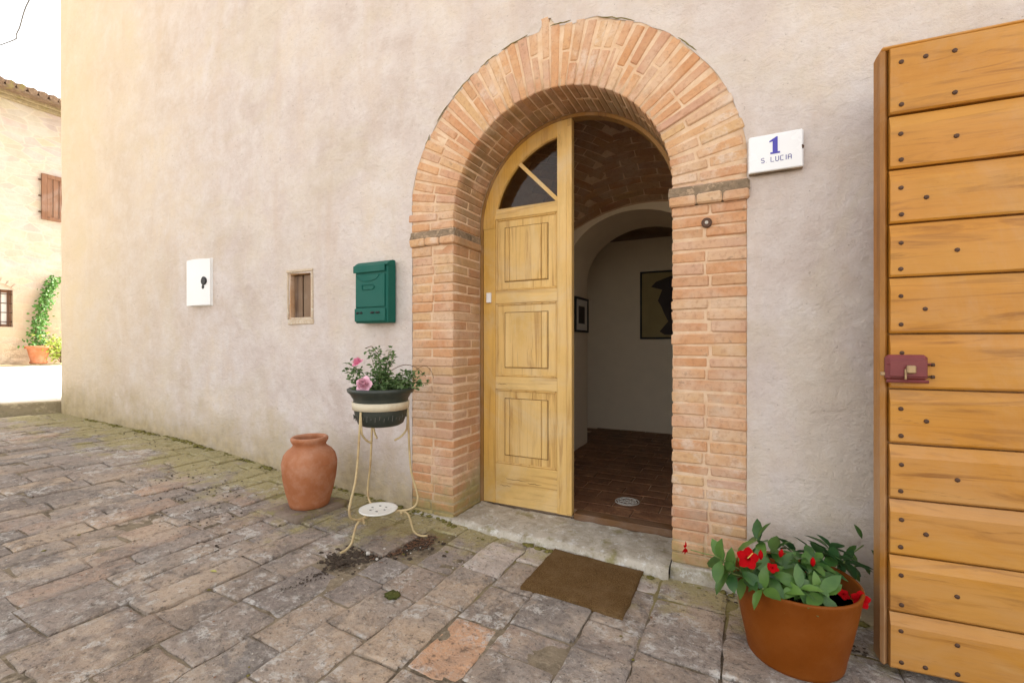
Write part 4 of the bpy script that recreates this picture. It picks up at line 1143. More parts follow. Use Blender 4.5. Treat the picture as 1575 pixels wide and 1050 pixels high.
# ================================================================ THINGS ON THE WALL
# meter box
wb = thing('meter_box', 'small white meter box door with a black lock on the plaster wall', 'meter box', (-2.69, 0, 1.6))
mb = MB(); mb.box((-2.815, -0.012, 1.405), (-2.506, 0.01, 1.822), 0.004); mb.build('frame', M['white'], wb)
vs, fs = [], []; n = 8                                     # slightly bowed door
for i in range(n + 1):
    t_ = i / n; xx = -2.825 + 0.315 * t_; yy = -0.026 - 0.016 * math.sin(math.pi * t_) - 0.02 * (1 - t_)
    for z, yo in ((1.412, 0), (1.814 + 0.004 * math.sin(math.pi * t_), 0)): vs += [Vector((xx, yy, z)), Vector((xx, -0.0125, z))]
fs = []
for i in range(n):
    a = i * 4; b = a + 4; fs += [(a, b, b + 2, a + 2), (a + 2, b + 2, b + 3, a + 3), (a + 1, b + 1, b, a)]
fs += [(0, 2, 3, 1), (n * 4, n * 4 + 1, n * 4 + 3, n * 4 + 2)]
MB().add(vs, fs).build('door', M['white'], wb)
mb = MB()
def disc(mb, c, r, d, n=18):
    c = Vector(c); mb.tube([c, c + Vector((0, -d * 0.8, 0)), c + Vector((0, -d, 0))], [r, r, r * 0.8], n)
disc(mb, (-2.580, -0.030, 1.622), 0.038, 0.016, 22); disc(mb, (-2.590, -0.030, 1.570), 0.019, 0.014); mb.build('lock', M['black'], wb, False)
# niche: recessed wooden hatch with a plastered rim
ni = thing('wall_niche', 'small rectangular niche with a weathered wooden hatch between meter box and mailbox', 'niche', (-1.4, 0, 1.43))
nx0, nx1, nz0, nz1 = -1.524, -1.277, 1.262, 1.617
M['rim'] = m_stone('ochre_rim', (0.50, 0.38, 0.26), (0.62, 0.52, 0.40), 0.0, 14)
for lo, hi in (((nx0 - .024, -0.012, nz1 + .001), (nx1 + .024, 0.01, nz1 + .024)), ((nx0 - .018, -0.010, nz0 + .001), (nx0 - .001, 0.01, nz1)), ((nx1 + .001, -0.010, nz0 + .001), (nx1 + .024, 0.01, nz1)), ((nx0 - .005, -0.010, nz0 - .040), (nx1 + .03, 0.01, nz0))):
    mb = MB(); mb.box(lo, hi, 0.004, 0.002); mb.build('rim', M['rim'], ni)
for lo, hi in (((nx0 + .0005, 0.0, nz0), (nx0 + .012, .15, nz1)), ((nx1 - .012, 0.0, nz0), (nx1 - .0005, .15, nz1))):
    mb = MB(); mb.box(lo, hi, .002, .001); mb.build('reveal', M['brick'], ni)
mb = MB(); mb.box((nx0 + .013, 0.0, nz0 + .0005), (nx1 - .013, .15, nz0 + .014), .003, .001); mb.build('sill', M['rim'], ni)
mb = MB(); mb.box((nx0 + .013, 0.0, nz1 - .014), (nx1 - .013, .15, nz1 - .0005), .003, .001); mb.build('head', M['frame_d'], ni)
mb = MB(); mb.box((nx0, .151, nz0), (nx1, .16, nz1)); mb.build('back', M['frame_d'], ni)
# ================ (the recess itself is cut further down by moving the wall vertices)
for (a, b) in ((nx0 + .004, nx0 + .105), (nx0 + .108, nx1 - .04)):
    mb = MB(); mb.box((a + .012, 0.034, nz0 + .015), (b, 0.05, nz1 - .015), .003, .001); mb.build('board', M['grey_wood'], ni)

# mailbox
mbx = thing('mailbox', 'dark green metal mailbox with a lidded slot, left of the brick pier', 'mailbox', (-0.6, -0.045, 1.42))
def rounded_front(mb, x0, x1, z0, z1, y0, y1, r=0.012):
    mb.box((x0, y0, z0), (x1, y1, z1), r)
BX0, BX1, BY, BZ0, BZ1 = -0.743, -0.455, -0.089, 1.212, 1.602
mb = MB(); mb.box((BX0, BY, BZ0), (BX1, -0.004, BZ1), 0.007); mb.build('body', M['green'], mbx)
# domed lid
vs, fs = [], []; n = 12
for i in range(n + 1):
    t_ = i / n; yy = BY - 0.012 + (0.085) * t_; zz = BZ1 - 0.022 + 0.05 * math.sin(math.pi * (0.08 + 0.55 * t_))
    for xx in (BX0 - 0.004, BX1 + 0.003): vs += [Vector((xx, yy, zz)), Vector((xx, yy, BZ1 - 0.012))]
for i in range(n):
    a = i * 4; b = a + 4; fs += [(a, a + 2, b + 2, b), (a, b, b + 1, a + 1), (a + 2, a + 3, b + 3, b + 2)]
mb = MB(); mb.add(vs, fs)
mb.box((BX0 - .004, BY - .016, BZ1 - .052), (BX1 - .012, BY - .0095, BZ1 - .004), .003); mb.build('lid', M['green'], mbx)
mb = MB(); mb.box((BX0 + .012, BY - .009, BZ0 + .105), (BX1 - .018, BY - .001, BZ1 - .066), .004); 
mb.build('front_plate', M['green'], mbx)
mb = MB(); mb.box((BX0 + .004, BY - .012, BZ0 + .010), (BX1 - .012, BY - .001, BZ0 + .098), .004); fl = mb.build('window_flap', M['green'], mbx)
mb = MB()
for (a, b) in ((.022, .047), (.055, .080), (.150, .185), (.195, .232)):
    q = [Vector((BX0 + a + (b - a) * i / 4, BY - .0125, BZ0 + 0.068)) for i in range(5)]; mb.tube(q, [0.004, 0.007, 0.008, 0.007, 0.004], 8)
mb.build('peep_slots', M['black'], fl)
mb = MB(); sw = [(0.02, 0), (0.055, -0.028), (0.12, -0.038), (0.19, -0.028), (0.225, 0)]
mb.tube(smooth_path([(BX0 + a, BY - .0095, BZ1 - .072 + b) for a, b in sw], 5), 0.0035, 6); mb.build('smile_ridge', M['green'], mbx, True)
mb = MB(); zz = 1.435
mb.tube([Vector(p) for p in ((BX0 + .075, BY - .011, zz), (BX0 + .165, BY - .011, zz), (BX0 + .185, BY - .011, zz + .016), (BX0 + .165, BY - .011, zz + .032), (BX0 + .075, BY - .011, zz + .032), (BX0 + .075, BY - .011, zz))], 0.0034, 6)
mb.build('name_holder', M['green'], mbx)

# house number tile
pt = thing('house_number_tile', 'white enamel house number tile reading 1 S. LUCIA', 'house number', (1.758, -0.01, 1.935))
px0, px1, pz0, pz1 = 1.651, 1.867, 1.851, 2.02
mb = MB(); mb.box((px0, -0.030, pz0), (px1, 0.0, pz1), 0.006); mb.build('tile', M['enamel'], pt)
mb = MB(); mb.box((px0 + .002, -0.0296, pz0 - .004), (px1 - .002, -0.004, pz0 + .002), 0.003); mb.build('grimy_edge', M['old_mortar'], pt)
mb = MB(); mb.blob((px1 - .003, -0.029, 1.94), 0.0075, 0.6, 7, (0.7, 0.4, 1.3)); mb.build('chip', M['nail'], pt)
mb = MB()   # numeral 1 with serifs
nx_ = 1.757
mb.prism([(nx_ - .009, 1.935), (nx_ + .011, 1.935), (nx_ + .011, 2.003), (nx_ + .006, 2.003), (nx_ - .022, 1.987), (nx_ - .022, 1.981), (nx_ - .009, 1.984)][::1], -0.0312, -0.0295)
mb.box((nx_ - .018, -0.0313, 1.927), (nx_ + .02, -0.0296, 1.9349)); mb.build('numeral', M['blue'], pt)
def stroke_text(s, x0, z0, h, w, gap, parent):
    G = {'S': [[(1, .9), (.7, 1), (.3, 1), (0, .85), (0, .62), (.3, .52), (.7, .48), (1, .38), (1, .15), (.7, 0), (.3, 0), (0, .1)]],
         '.': [[(.1, 0), (.2, 0)]], 'L': [[(0, 1), (0, 0), (1, 0)]], 'U': [[(0, 1), (0, .15), (.3, 0), (.7, 0), (1, .15), (1, 1)]],
         'C': [[(1, 1), (.1, 1), (0, .85), (0, .15), (.1, 0), (1, 0)]], 'I': [[(.3, 0), (.3, 1)]], 'A': [[(0, 0), (0, .85), (.2, 1), (.8, 1), (1, .85), (1, 0)], [(0, .5), (1, .5)]]}
    x = x0; mb = MB()
    for ch in s:
        if ch == ' ': x += w * 0.7; continue
        for st in G[ch]: mb.tube([Vector((x + a * w, -0.0303, z0 + b * h)) for a, b in st], 0.0015, 5)
        x += (w + gap) * (0.62 if ch in '.I' else 1)
    mb.build('lettering', M['ink'], parent)
stroke_text('S. LUCIA', 1.703, 1.893, 0.021, 0.0118, 0.0068, pt)
# doorbell
db = thing('doorbell', 'small round dark doorbell set in the right brick pier', 'doorbell', (1.471, 0, 1.655))
mb = MB(); disc(mb, (1.471, 0.0, 1.655), 0.024, 0.012, 20); mb.build('ring', M['nail'], db)
mb = MB(); disc(mb, (1.471, -0.011, 1.655), 0.008, 0.004, 12); mb.build('button', M['pebble'], db)

# ================================================================ RIGHT-HAND PLANK LEAF
LA = R(4.1); LO = Vector((2.096, -0.35, -0.085)); ex_ = Vector((math.cos(LA), math.sin(LA), 0)); ey_ = Vector((-math.sin(LA), math.cos(LA), 0))
def LT(v): return LO + ex_ * v.x + ey_ * v.y + Vector((0, 0, v.z))
pk = thing('plank_door', 'open honey-varnished plank door leaf with iron nails at the right edge', 'door', LO)
LWd, LH = 1.12, 2.205
hs = [0.197] * 11; tops = [0.0, 0.203, 0.405, 0.605, 0.800, 0.995, 1.190, 1.390, 1.580, 1.775, 1.968, 2.205]
# z of board joints from the bottom
for k in range(11):
    z0, z1 = tops[k], tops[k + 1]
    # board profile: flat face, broad chamfer at its upper edge, thin lip at its lower edge
    prof = [(0.030, z0 + .003), (0.006, z0 + .003), (0.001, z0 + .010), (0.0, z1 - 0.046), (0.012, z1 - 0.004), (0.030, z1 - 0.003)]
    if k == 10: prof = [(0.030, z0 + .003), (0.006, z0 + .003), (0.001, z0 + .010), (0.0, z1 - 0.004), (0.004, z1), (0.030, z1)]
    vs = []; w = rnd.uniform(-.0015, .0015); nseg = 8
    for i in range(nseg + 1):
        xx = 0.003 + (LWd - .003) * i / nseg
        for (yy, zz) in prof: vs.append(LT(Vector((xx, yy + w + 0.0012 * nz(xx, k * 3, 0, 3), zz + 0.0015 * nz(xx, k * 7, zz, 4)))))
    m = len(prof); fs = [(i * m + j, i * m + (j + 1) % m, (i + 1) * m + (j + 1) % m, (i + 1) * m + j) for i in range(nseg) for j in range(m)]
    fs += [tuple(range(m))[::-1], tuple(nseg * m + j for j in range(m))]
    bd = mesh_obj('board', [v for v in vs], [f[::-1] for f in fs], M['leaf_h'], pk)
    # nails: two by the stile, one in the middle field
    nn = [(0.034, z1 - 0.070), (0.034, z0 + 0.030), (0.102 if k % 2 == 0 else 0.186, (z0 + z1) / 2 - 0.012), (0.40, (z0 + z1) / 2), (0.62, z1 - 0.07), (0.62, z0 + 0.03)]
    if k == 10: nn = [(0.034, z1 - .055), (0.034, z0 + .03), (0.102, z1 - .055), (0.18, z1 - .052), (0.18, z0 + .045), (.4, z1 - .05)]
    if k == 0: nn = [(0.034, z1 - 0.06), (0.034, z0 + 0.03), (0.102, z0 + .03), (0.186, z1 - .075), (0.186, z0 + .01 + .02)]
    if k == 5: nn = [(0.034, z1 - 0.070), (0.4, z0 + .1)]
    for (nx2, nzz) in nn:
        mb = MB(); c0 = Vector((nx2 + rnd.uniform(-.002, .002), 0.002, nzz + rnd.uniform(-.003, .003)))
        mb.tube([LT(c0), LT(c0 + Vector((0, -0.0045, 0))), LT(c0 + Vector((0, -0.0065, 0)))], [0.0082, 0.0072, 0.003], 8); mb.build('nail', M['nail'], pk)
# edge stile with its rounded nose, set back behind the boards
mb = MB(); mb.box((-0.022, 0.012, -0.002), (0.0, 0.098, LH + 0.012), 0.009, 0, LT); mb.build('edge_stile', M['leaf_v'], pk)
mb = MB(); mb.box((0.0005, 0.0315, 0.0), (LWd, 0.075, LH), 0.003, 0, LT); mb.build('backing', M['leaf_v'], pk)
mb = MB(); mb.box((-0.02, 0.006, LH + 0.0005), (LWd, 0.09, LH + 0.014), 0.005, 0, LT); mb.build('top_edge', M['leaf_h'], pk)
for z in (0.35, 1.85):
    mb = MB(); mb.box((LWd - .35, -0.006, z), (LWd + .02, -0.001, z + .045), 0.002, 0, LT)
    mb.tube([LT(Vector((LWd + .02, 0.0, z - .02))), LT(Vector((LWd + .02, 0.0, z + .065)))], 0.012, 8)
    mb.tube([LT(Vector((LWd + .02, 0.0, z - .03))), LT(Vector((LWd + .02, 0.35, z - .03)))], 0.010, 8); mb.build('hinge', M['nail'], pk)
# rim lock
lk = MB(); lz0, lz1 = 1.018, 1.120
lk.box((-0.018, -0.030, lz0 + .008), (0.100, 0.0, lz1 - .004), 0.010, 0, LT); lk.box((-0.010, -0.036, lz0 + .022), (0.094, -0.031, lz1 - .022), 0.004, 0, LT)
lock = lk.build('rim_lock', M['lock'], pk)
mb = MB(); mb.tube([LT(Vector((-0.018, -0.033, lz1 - .035))), LT(Vector((0.104, -0.033, lz1 - .035)))], 0.0028, 6); mb.tube([LT(Vector((-0.018, -0.0315, lz0 + .006))), LT(Vector((0.098, -0.0315, lz0 + .006)))], 0.006, 6); mb.build('rib', M['lock'], lock)
mb = MB(); mb.box((0.034, -0.052, 1.052), (0.060, -0.035, 1.080), 0.004, 0, LT); mb.box((0.030, -0.044, 1.030), (0.036, -0.036, 1.068), 0.002, 0, LT); mb.build('key_block', M['brass'], lock)
mb = MB(); mb.box((-0.030, -0.020, 1.042), (-0.017, -0.008, 1.055), 0.002, 0, LT); mb.build('latch_bolt', M['brass'], lock)
for z in (1.040, 1.082):
    mb = MB(); mb.tube([LT(Vector((0.098, -0.012, z))), LT(Vector((0.116, -0.012, z)))], 0.0035, 6); mb.tube([LT(Vector((0.112, -0.012, z))), LT(Vector((0.121, -0.012, z)))], 0.006, 8); mb.build('bolt', M['nail'], lock)

# ================================================================ JAR, TILE, MAT
jx, jy = -0.846, -0.372; jz = gz(jx)
tl_ = stone_mesh([(-1.035, -0.57), (-0.722, -0.568), (-0.70, -0.185), (-1.01, -0.19)], jz - .03, jz + 0.024, 0.004)
tag(tl_.build('jar_tile', m_stone('dull_clay_tile', (0.16, 0.12, 0.09), (0.25, 0.19, 0.14), 0.5, 6), None, True), 'flat dull clay slab under the terracotta jar', 'slab')
prof = [(0.0, 0.0), (0.105, 0.0), (0.122, 0.006), (0.130, 0.03), (0.150, 0.10), (0.168, 0.18), (0.1755, 0.25), (0.1745, 0.285), (0.163, 0.325), (0.142, 0.352), (0.118, 0.368), (0.106, 0.380), (0.104, 0.390),
        (0.112, 0.402), (0.119, 0.415), (0.119, 0.428), (0.110, 0.436), (0.098, 0.434), (0.091, 0.424), (0.090, 0.400), (0.097, 0.375), (0.13, 0.33), (0.15, 0.25), (0.10, 0.02), (0.0, 0.015)]
mb = MB(); mb.lathe([(q * 0.94, z * 1.01) for q, z in prof], (jx, jy, jz + 0.024), 56, 0.012)
jar = thing('terracotta_jar', 'rounded terracotta jar with a rolled rim standing against the plaster wall', 'jar', (jx, jy, jz + .013))
mb.build('jar_body', M['jar'], jar, True)
mb = MB()
for z, r in ((0.286, 0.1652),): mb.tube([Vector((jx + r * math.cos(2 * math.pi * i / 40), jy + r * math.sin(2 * math.pi * i / 40), jz + .013 + z)) for i in range(41)], 0.0012, 5)
mb.build('scored_line', M['jar'], jar, True)

mt = MB(); vs = []; nx, ny = 30, 24
for i in range(nx + 1):
    for j in range(ny + 1):
        X = 0.705 + 0.475 * i / nx; Y = -0.492 + 0.437 * j / ny
        e = 0.004 if (i in (0, nx) or j in (0, ny)) else 0
        X2 = X + (0.006 * nz(X, Y, 0, 14, 5) if e else 0); Y2 = Y + (0.006 * nz(X, Y, 0, 14, 9) if e else 0)
        vs.append(Vector((X2, Y2, gz(X) + 0.020 + 0.004 * fbm(X, Y, 0, 6) - e * 1.2)))
fs = [(i * (ny + 1) + j, (i + 1) * (ny + 1) + j, (i + 1) * (ny + 1) + j + 1, i * (ny + 1) + j + 1) for i in range(nx) for j in range(ny)]
rim = [i * (ny + 1) for i in range(nx + 1)] + [nx * (ny + 1) + j for j in range(1, ny + 1)] + [i * (ny + 1) + ny for i in range(nx - 1, -1, -1)] + [j for j in range(ny - 1, 0, -1)]
b = len(vs); vs += [Vector((vs[r].x, vs[r].y, vs[r].z - 0.02)) for r in rim]; k = len(rim)
fs += [(rim[i], b + i, b + (i + 1) % k, rim[(i + 1) % k]) for i in range(k)]
mt.add(vs, fs)
matt = thing('doormat', 'worn brown coir doormat lying in front of the threshold', 'doormat', (0.94, -0.27, -0.08))
mt.build('mat_base', M['mat'], matt)
mb = MB()      # coir fibres
for k in range(5200):
    X = 0.702 + 0.481 * rnd.random(); Y = -0.495 + 0.443 * rnd.random(); Z = gz(X) + 0.017 + 0.004 * fbm(X, Y, 0, 6)
    a = rnd.uniform(0, 6.28); l_ = rnd.uniform(.006, .014); d = Vector((math.cos(a) * l_, math.sin(a) * l_, rnd.uniform(.001, .006))); w = Vector((-math.sin(a), math.cos(a), 0)) * 0.0008
    p = Vector((X, Y, Z)); mb.add([p - w, p + w, p + d], [(0, 1, 2)])
o = mb.build('coir_fibres', M['mat'], matt); o['kind'] = 'stuff'

# ================================================================ PLANT STAND WITH THE ROSE
sc_ = Vector((-0.235, -0.405, 0)); sg = gz(sc_.x)
stand = thing('plant_stand', 'slender flaking cream iron plant stand with three curved legs', 'plant stand', (sc_.x, sc_.y, sg))
pc = Vector((-0.215, -0.41, 0))
up = [(0.150, 0.725), (0.158, 0.60), (0.165, 0.48), (0.178, 0.36), (0.205, 0.27), (0.218, 0.21), (0.205, 0.165), (0.16, 0.142), (0.09, 0.138)]
ft = [(0.085, 0.132), (0.13, 0.136), (0.165, 0.115), (0.185, 0.07), (0.20, 0.03), (0.235, 0.008), (0.275, 0.006)]
crl = [(0.150, 0.70), (0.148, 0.64), (0.140, 0.60), (0.11, 0.565), (0.075, 0.545)]
for k, az in enumerate((R(-92), R(30), R(151))):
    d = Vector((math.cos(az), math.sin(az), 0))
    g_ = gz(sc_.x + d.x * 0.27)
    mb = MB(); P_ = []
    for (r, z) in up:
        tt = min(1, max(0, (z - .14) / .6)); c0 = sc_.lerp(pc, tt); P_.append(Vector((c0.x + d.x * r, c0.y + d.y * r, sg + z)))
    mb.tube(smooth_path(P_, 5), 0.0062, 8)
    s2 = Vector((-d.y, d.x, 0)) * 0.012
    leg = mb.build('leg', M['stand'], stand, True)
    mb = MB(); mb.tube(smooth_path([(sc_.x + d.x * r, sc_.y + d.y * r, (sg if z > .1 else g_) + z) for r, z in ft], 5), [0.0065] * 30 + [0.0045], 8) if False else mb.tube(smooth_path([(sc_.x + d.x * r, sc_.y + d.y * r, (sg if z > .1 else g_) + z) for r, z in ft], 5), 0.006, 8)
    mb.build('foot', M['stand'], leg, True)
    mb = MB(); mb.tube(smooth_path([(pc.x + d.x * r, pc.y + d.y * r, sg + z) for r, z in crl], 5), 0.006, 8); mb.build('scroll', M['stand'], leg, True)
    mb = MB(); q = Vector((sc_.x + d.x * 0.125, sc_.y + d.y * 0.125, sg + 0.128)); mb.blob(q, 0.012, 0.5, 7); mb.blob(q + s2 + Vector((0, 0, -.012)), 0.009, 0.5, 7); mb.build('knot', M['stand'], leg, True)
mb = MB(); mb.lathe([(0.150, -0.022), (0.156, -0.022), (0.158, 0.0), (0.159, 0.020), (0.152, 0.020)], (pc.x, pc.y, sg + 0.750), 40); mb.build('hoop', M['cream'], stand, True)
mb = MB(); mb.lathe([(0.0, 0.0), (0.10, 0.0), (0.108, 0.006), (0.108, 0.012), (0.098, 0.010), (0.0, 0.009)], (sc_.x - .005, sc_.y, sg + 0.142), 36); tr_ = mb.build('tray', M['tray'], stand, True)
mb = MB()
for k in range(6):
    a = k * math.pi / 3; mb.blob((sc_.x - .005 + 0.045 * math.cos(a), sc_.y + 0.045 * math.sin(a), sg + .151), 0.010, 0.4, 6, (1, .6, .25))
mb.build('painted_marks', M['planter'], tr_)
# planter
pt2 = thing('planter_bowl', 'dark green metal planter bowl held by the iron stand', 'planter', (pc.x, pc.y, sg + .63))
mb = MB(); mb.lathe([(0.0, 0.0), (0.105, 0.0), (0.125, 0.012), (0.140, 0.05), (0.150, 0.10), (0.151, 0.15), (0.158, 0.160), (0.168, 0.178), (0.172, 0.182), (0.183, 0.192), (0.186, 0.207), (0.178, 0.212), (0.165, 0.205), (0.158, 0.19), (0.0, 0.185)], (pc.x, pc.y, sg + .635), 44)
mb.build('bowl', M['planter'], pt2, True)
mb = MB()       # raised relief band, worn
for k in range(22):
    a = R(-150 + k * 9); rr = 0.146
    h = 0.018 + 0.012 * ((k * 7) % 3) / 2
    mb.tube([Vector((pc.x + rr * math.cos(a), pc.y + rr * math.sin(a), sg + .672 + (k % 2) * .01)), Vector((pc.x + (rr + .003) * math.cos(a + .02), pc.y + (rr + .003) * math.sin(a + .02), sg + .672 + h))], 0.0022, 5)
mb.build('relief', m_simple('worn_relief', (0.09, 0.09, 0.075), 0.6), pt2)
mb = MB(); mb.lathe([(0.0, 0.0), (0.158, 0.0)], (pc.x, pc.y, sg + .632 + .192), 24); mb.build('soil', M['soil'], pt2)
# rose bush
rose = thing('rose_bush', 'small potted rose bush with two pink blooms in the iron stand', 'rose bush', (pc.x, pc.y, sg + .82))
base = Vector((pc.x, pc.y, sg + 0.82)); RX, RY = Vector((math.sin(ANG), math.cos(ANG), 0)), Vector((-math.cos(ANG), math.sin(ANG), 0))
def rp(px, py, dep=0.0):     # offset of a spray tip, in metres, from the pot centre: sideways, up, depth
    return base + RX * px + Vector((0, 0, py)) + RY * dep
tips = [(-0.20, 0.12, 0), (-0.19, 0.16, .02), (-0.15, 0.07, -.05), (-0.135, 0.03, -.04), (-0.02, 0.25, 0), (-0.08, 0.245, .03), (0.04, 0.235, .02), (0.07, 0.21, 0), (0.03, 0.16, -.05), (0.0, 0.12, -.06), (0.05, 0.10, -.04),
        (0.12, 0.09, 0), (0.18, 0.12, .02), (0.23, 0.09, 0), (0.25, 0.05, .02), (0.20, 0.03, -.04), (0.16, 0.02, .03), (0.10, 0.04, -.05), (-0.05, 0.05, -.08), (0.0, 0.19, 0), (0.06, 0.03, -0.1), (0.14, 0.05, -.08), (-0.01, 0.03, -.1), (0.02, 0.07, 0.08), (0.12, 0.05, 0.1), (0.21, 0.06, -.02), (-0.06, 0.10, 0.02)]
st = MB(); fo = MB()
for (a, b, c_) in tips:
    e = rp(a, b, c_); s0 = base + RX * a * 0.15 + RY * c_ * 0.2
    midp = s0.lerp(e, 0.5) + Vector((0, 0, 0.025))
    path = smooth_path([s0, midp, e], 6); st.tube(path, [0.0032 - 0.0022 * i / (len(path) - 1) for i in range(len(path))], 5)
    for q in path[3:]:
        for _ in range(4):
            d = Vector((rnd.gauss(0, 1), rnd.gauss(0, 1), rnd.gauss(0.1, .7))).normalized(); l_ = rnd.uniform(.016, .028)
            o_ = q + d * rnd.uniform(0.004, 0.022)
            fo.leaf(o_, d, (rnd.gauss(0, .5), rnd.gauss(0, .5), 1), l_, l_ * .62, .3, .3)
            if rnd.random() < .7: fo.leaf(o_ + d * l_ * .2, d.cross(Vector((0, 0, 1))) + d * .4, (rnd.gauss(0, .5), rnd.gauss(0, .5), 1), l_ * .8, l_ * .5, .3, .3)
            if rnd.random() < .5: fo.leaf(o_ + d * l_ * .2, -d.cross(Vector((0, 0, 1))) + d * .4, (rnd.gauss(0, .5), rnd.gauss(0, .5), 1), l_ * .8, l_ * .5, .3, .3)
st.build('stems', M['stem'], rose, True); o = fo.build('foliage', M['rose_leaf'], rose); o['kind'] = 'stuff'
tw = MB(); tw.tube(smooth_path([rp(.05, .12), rp(.13, .155), rp(.2, .14), rp(.255, .09)], 5), 0.002, 5); tw.tube(smooth_path([rp(0, .2), rp(-.04, .24), rp(-.055, .26), rp(-.09, .25)], 5), 0.0022, 5); tw.tube(smooth_path([rp(.2, .13), rp(.25, .15), rp(.285, .12), rp(.30, .08)], 5), 0.0015, 5)
tw.build('bare_twigs', M['twig'], rose, True)
def bloom(c, r, parent, mat, tilt):
    mb = MB(); d = Vector(tilt).normalized(); u = d.orthogonal().normalized(); w = d.cross(u)
    for ring, (n, rr, op) in enumerate(((5, 1.0, 1.15), (5, 0.82, 0.85), (5, 0.6, 0.5), (4, 0.36, 0.2))):
        for k in range(n):
            a = 2 * math.pi * (k + ring * 0.5) / n + rnd.uniform(-.15, .15); rad = u * math.cos(a) + w * math.sin(a)
            dd = (rad * math.sin(op) + d * math.cos(op)).normalized(); nn = (d * math.sin(op) - rad * math.cos(op))
            mb.leaf(Vector(c) + rad * r * .06, dd, nn, r * (0.75 + .25 * rr), r * 1.05 * rr, -0.35 if ring else 0.25, -0.5 if ring else -0.25)
    return mb.build('flower', mat, parent, True)
bloom(rp(-0.058, 0.052, -0.115), 0.048, rose, M['pink'], (0.3, -1, 0.35)); bloom(rp(-0.125, 0.165, -0.02), 0.036, rose, m_simple('deep_pink_petal', (0.70, 0.24, 0.36), 0.6, 0, .15, 40), (-0.2, -0.6, 0.9))

# ================================================================ BIG POT WITH THE RED MANDEVILLA
bx, by = 1.804, -0.378; bz = gz(bx)
bp_ = thing('flower_pot', 'large brown pot at the foot of the wall by the plank door', 'pot', (bx, by, bz))
prof = [(0.0, 0.0), (0.150, 0.0), (0.158, 0.006), (0.162, 0.020), (0.166, 0.048), (0.168, 0.054), (0.182, 0.12), (0.197, 0.20), (0.211, 0.282), (0.214, 0.290), (0.212, 0.296), (0.206, 0.297), (0.201, 0.290), (0.190, 0.215), (0.0, 0.21)]
MB().lathe(prof, (bx, by, bz), 64, 0.01).build('pot_body', M['pot'], bp_, True)
MB().lathe([(0.0, 0.0), (0.19, 0.0)], (bx, by, bz + 0.228), 24).build('soil', M['soil'], bp_)
man = thing('mandevilla', 'leafy mandevilla with red flowers in the large brown pot', 'flowering plant', (bx, by, bz + .21))
pb = Vector((bx, by, bz + 0.21))
def atpx(px, py, dep):                      # a point at a given distance from the camera's plane, computed once for the layout of this plant
    r = (px - 787.5) / FPX; S, Cc = math.sin(ANG), math.cos(ANG)
    return Vector((CAM.x + dep * (r * S - Cc), CAM.y + dep * (r * Cc + S), CAM.z + dep * (530 - py) / FPX))
nodes = [(1120, 880, 1.70, 4), (1222, 845, 1.84, 5), (1205, 868, 1.72, 5), (1250, 862, 1.70, 5), (1285, 858, 1.78, 5), (1172, 905, 1.62, 3), (1230, 905, 1.60, 4), (1108, 862, 1.72, 5), (1163, 828, 1.78, 5), (1188, 848, 1.80, 4), (1215, 862, 1.78, 4), (1232, 858, 1.74, 5), (1258, 848, 1.80, 4), (1278, 840, 1.82, 5), (1300, 862, 1.86, 4), (1245, 880, 1.66, 5), (1228, 885, 1.72, 4),
         (1262, 912, 1.60, 6), (1143, 885, 1.70, 4), (1178, 885, 1.66, 4), (1205, 880, 1.70, 4), (1318, 870, 1.90, 2), (1290, 885, 1.85, 3), (1270, 872, 1.72, 4), (1196, 900, 1.64, 3), (1240, 900, 1.64, 3), (1150, 868, 1.78, 3)]
S_ = MB()
for (px, py, dp, nl) in nodes:
    e = atpx(px, py, dp); e.y = min(e.y, -0.06); s0 = pb + (e - pb) * 0.25; s0.z = pb.z
    q = smooth_path([s0, s0.lerp(e, .55) + Vector((0, 0, .02)), e], 5); S_.tube(q, [0.0042 - 0.002 * i / (len(q) - 1) for i in range(len(q))], 6)
    out = (e - pb); out.z = max(0, out.z) * .6 + .03; out.normalize()
    a0_ = rnd.uniform(0, 6.28)
    for k in range(nl + 1):
        a = a0_ + 2 * math.pi * k / (nl + 1) + rnd.uniform(-.3, .3)
        u = out.orthogonal().normalized(); w = out.cross(u)
        d = (u * math.cos(a) + w * math.sin(a)) * 1.0 + out * rnd.uniform(0.1, 0.7); d.normalize()
        if (e + d * .07).y > -0.02: d.y = -abs(d.y)
        L_ = rnd.uniform(0.066, 0.100)
        nrm = out * 0.8 + Vector((0, 0, 1)) * 0.8 + Vector((rnd.gauss(0, .25), rnd.gauss(0, .25), 0))
        mb = MB(); mb.leaf(e - out * rnd.uniform(0, .02), d, nrm, L_, L_ * rnd.uniform(.44, .54), rnd.uniform(.05, .4), rnd.uniform(.15, .4)); mb.build('leaf', M['man_leaf'], man, True)
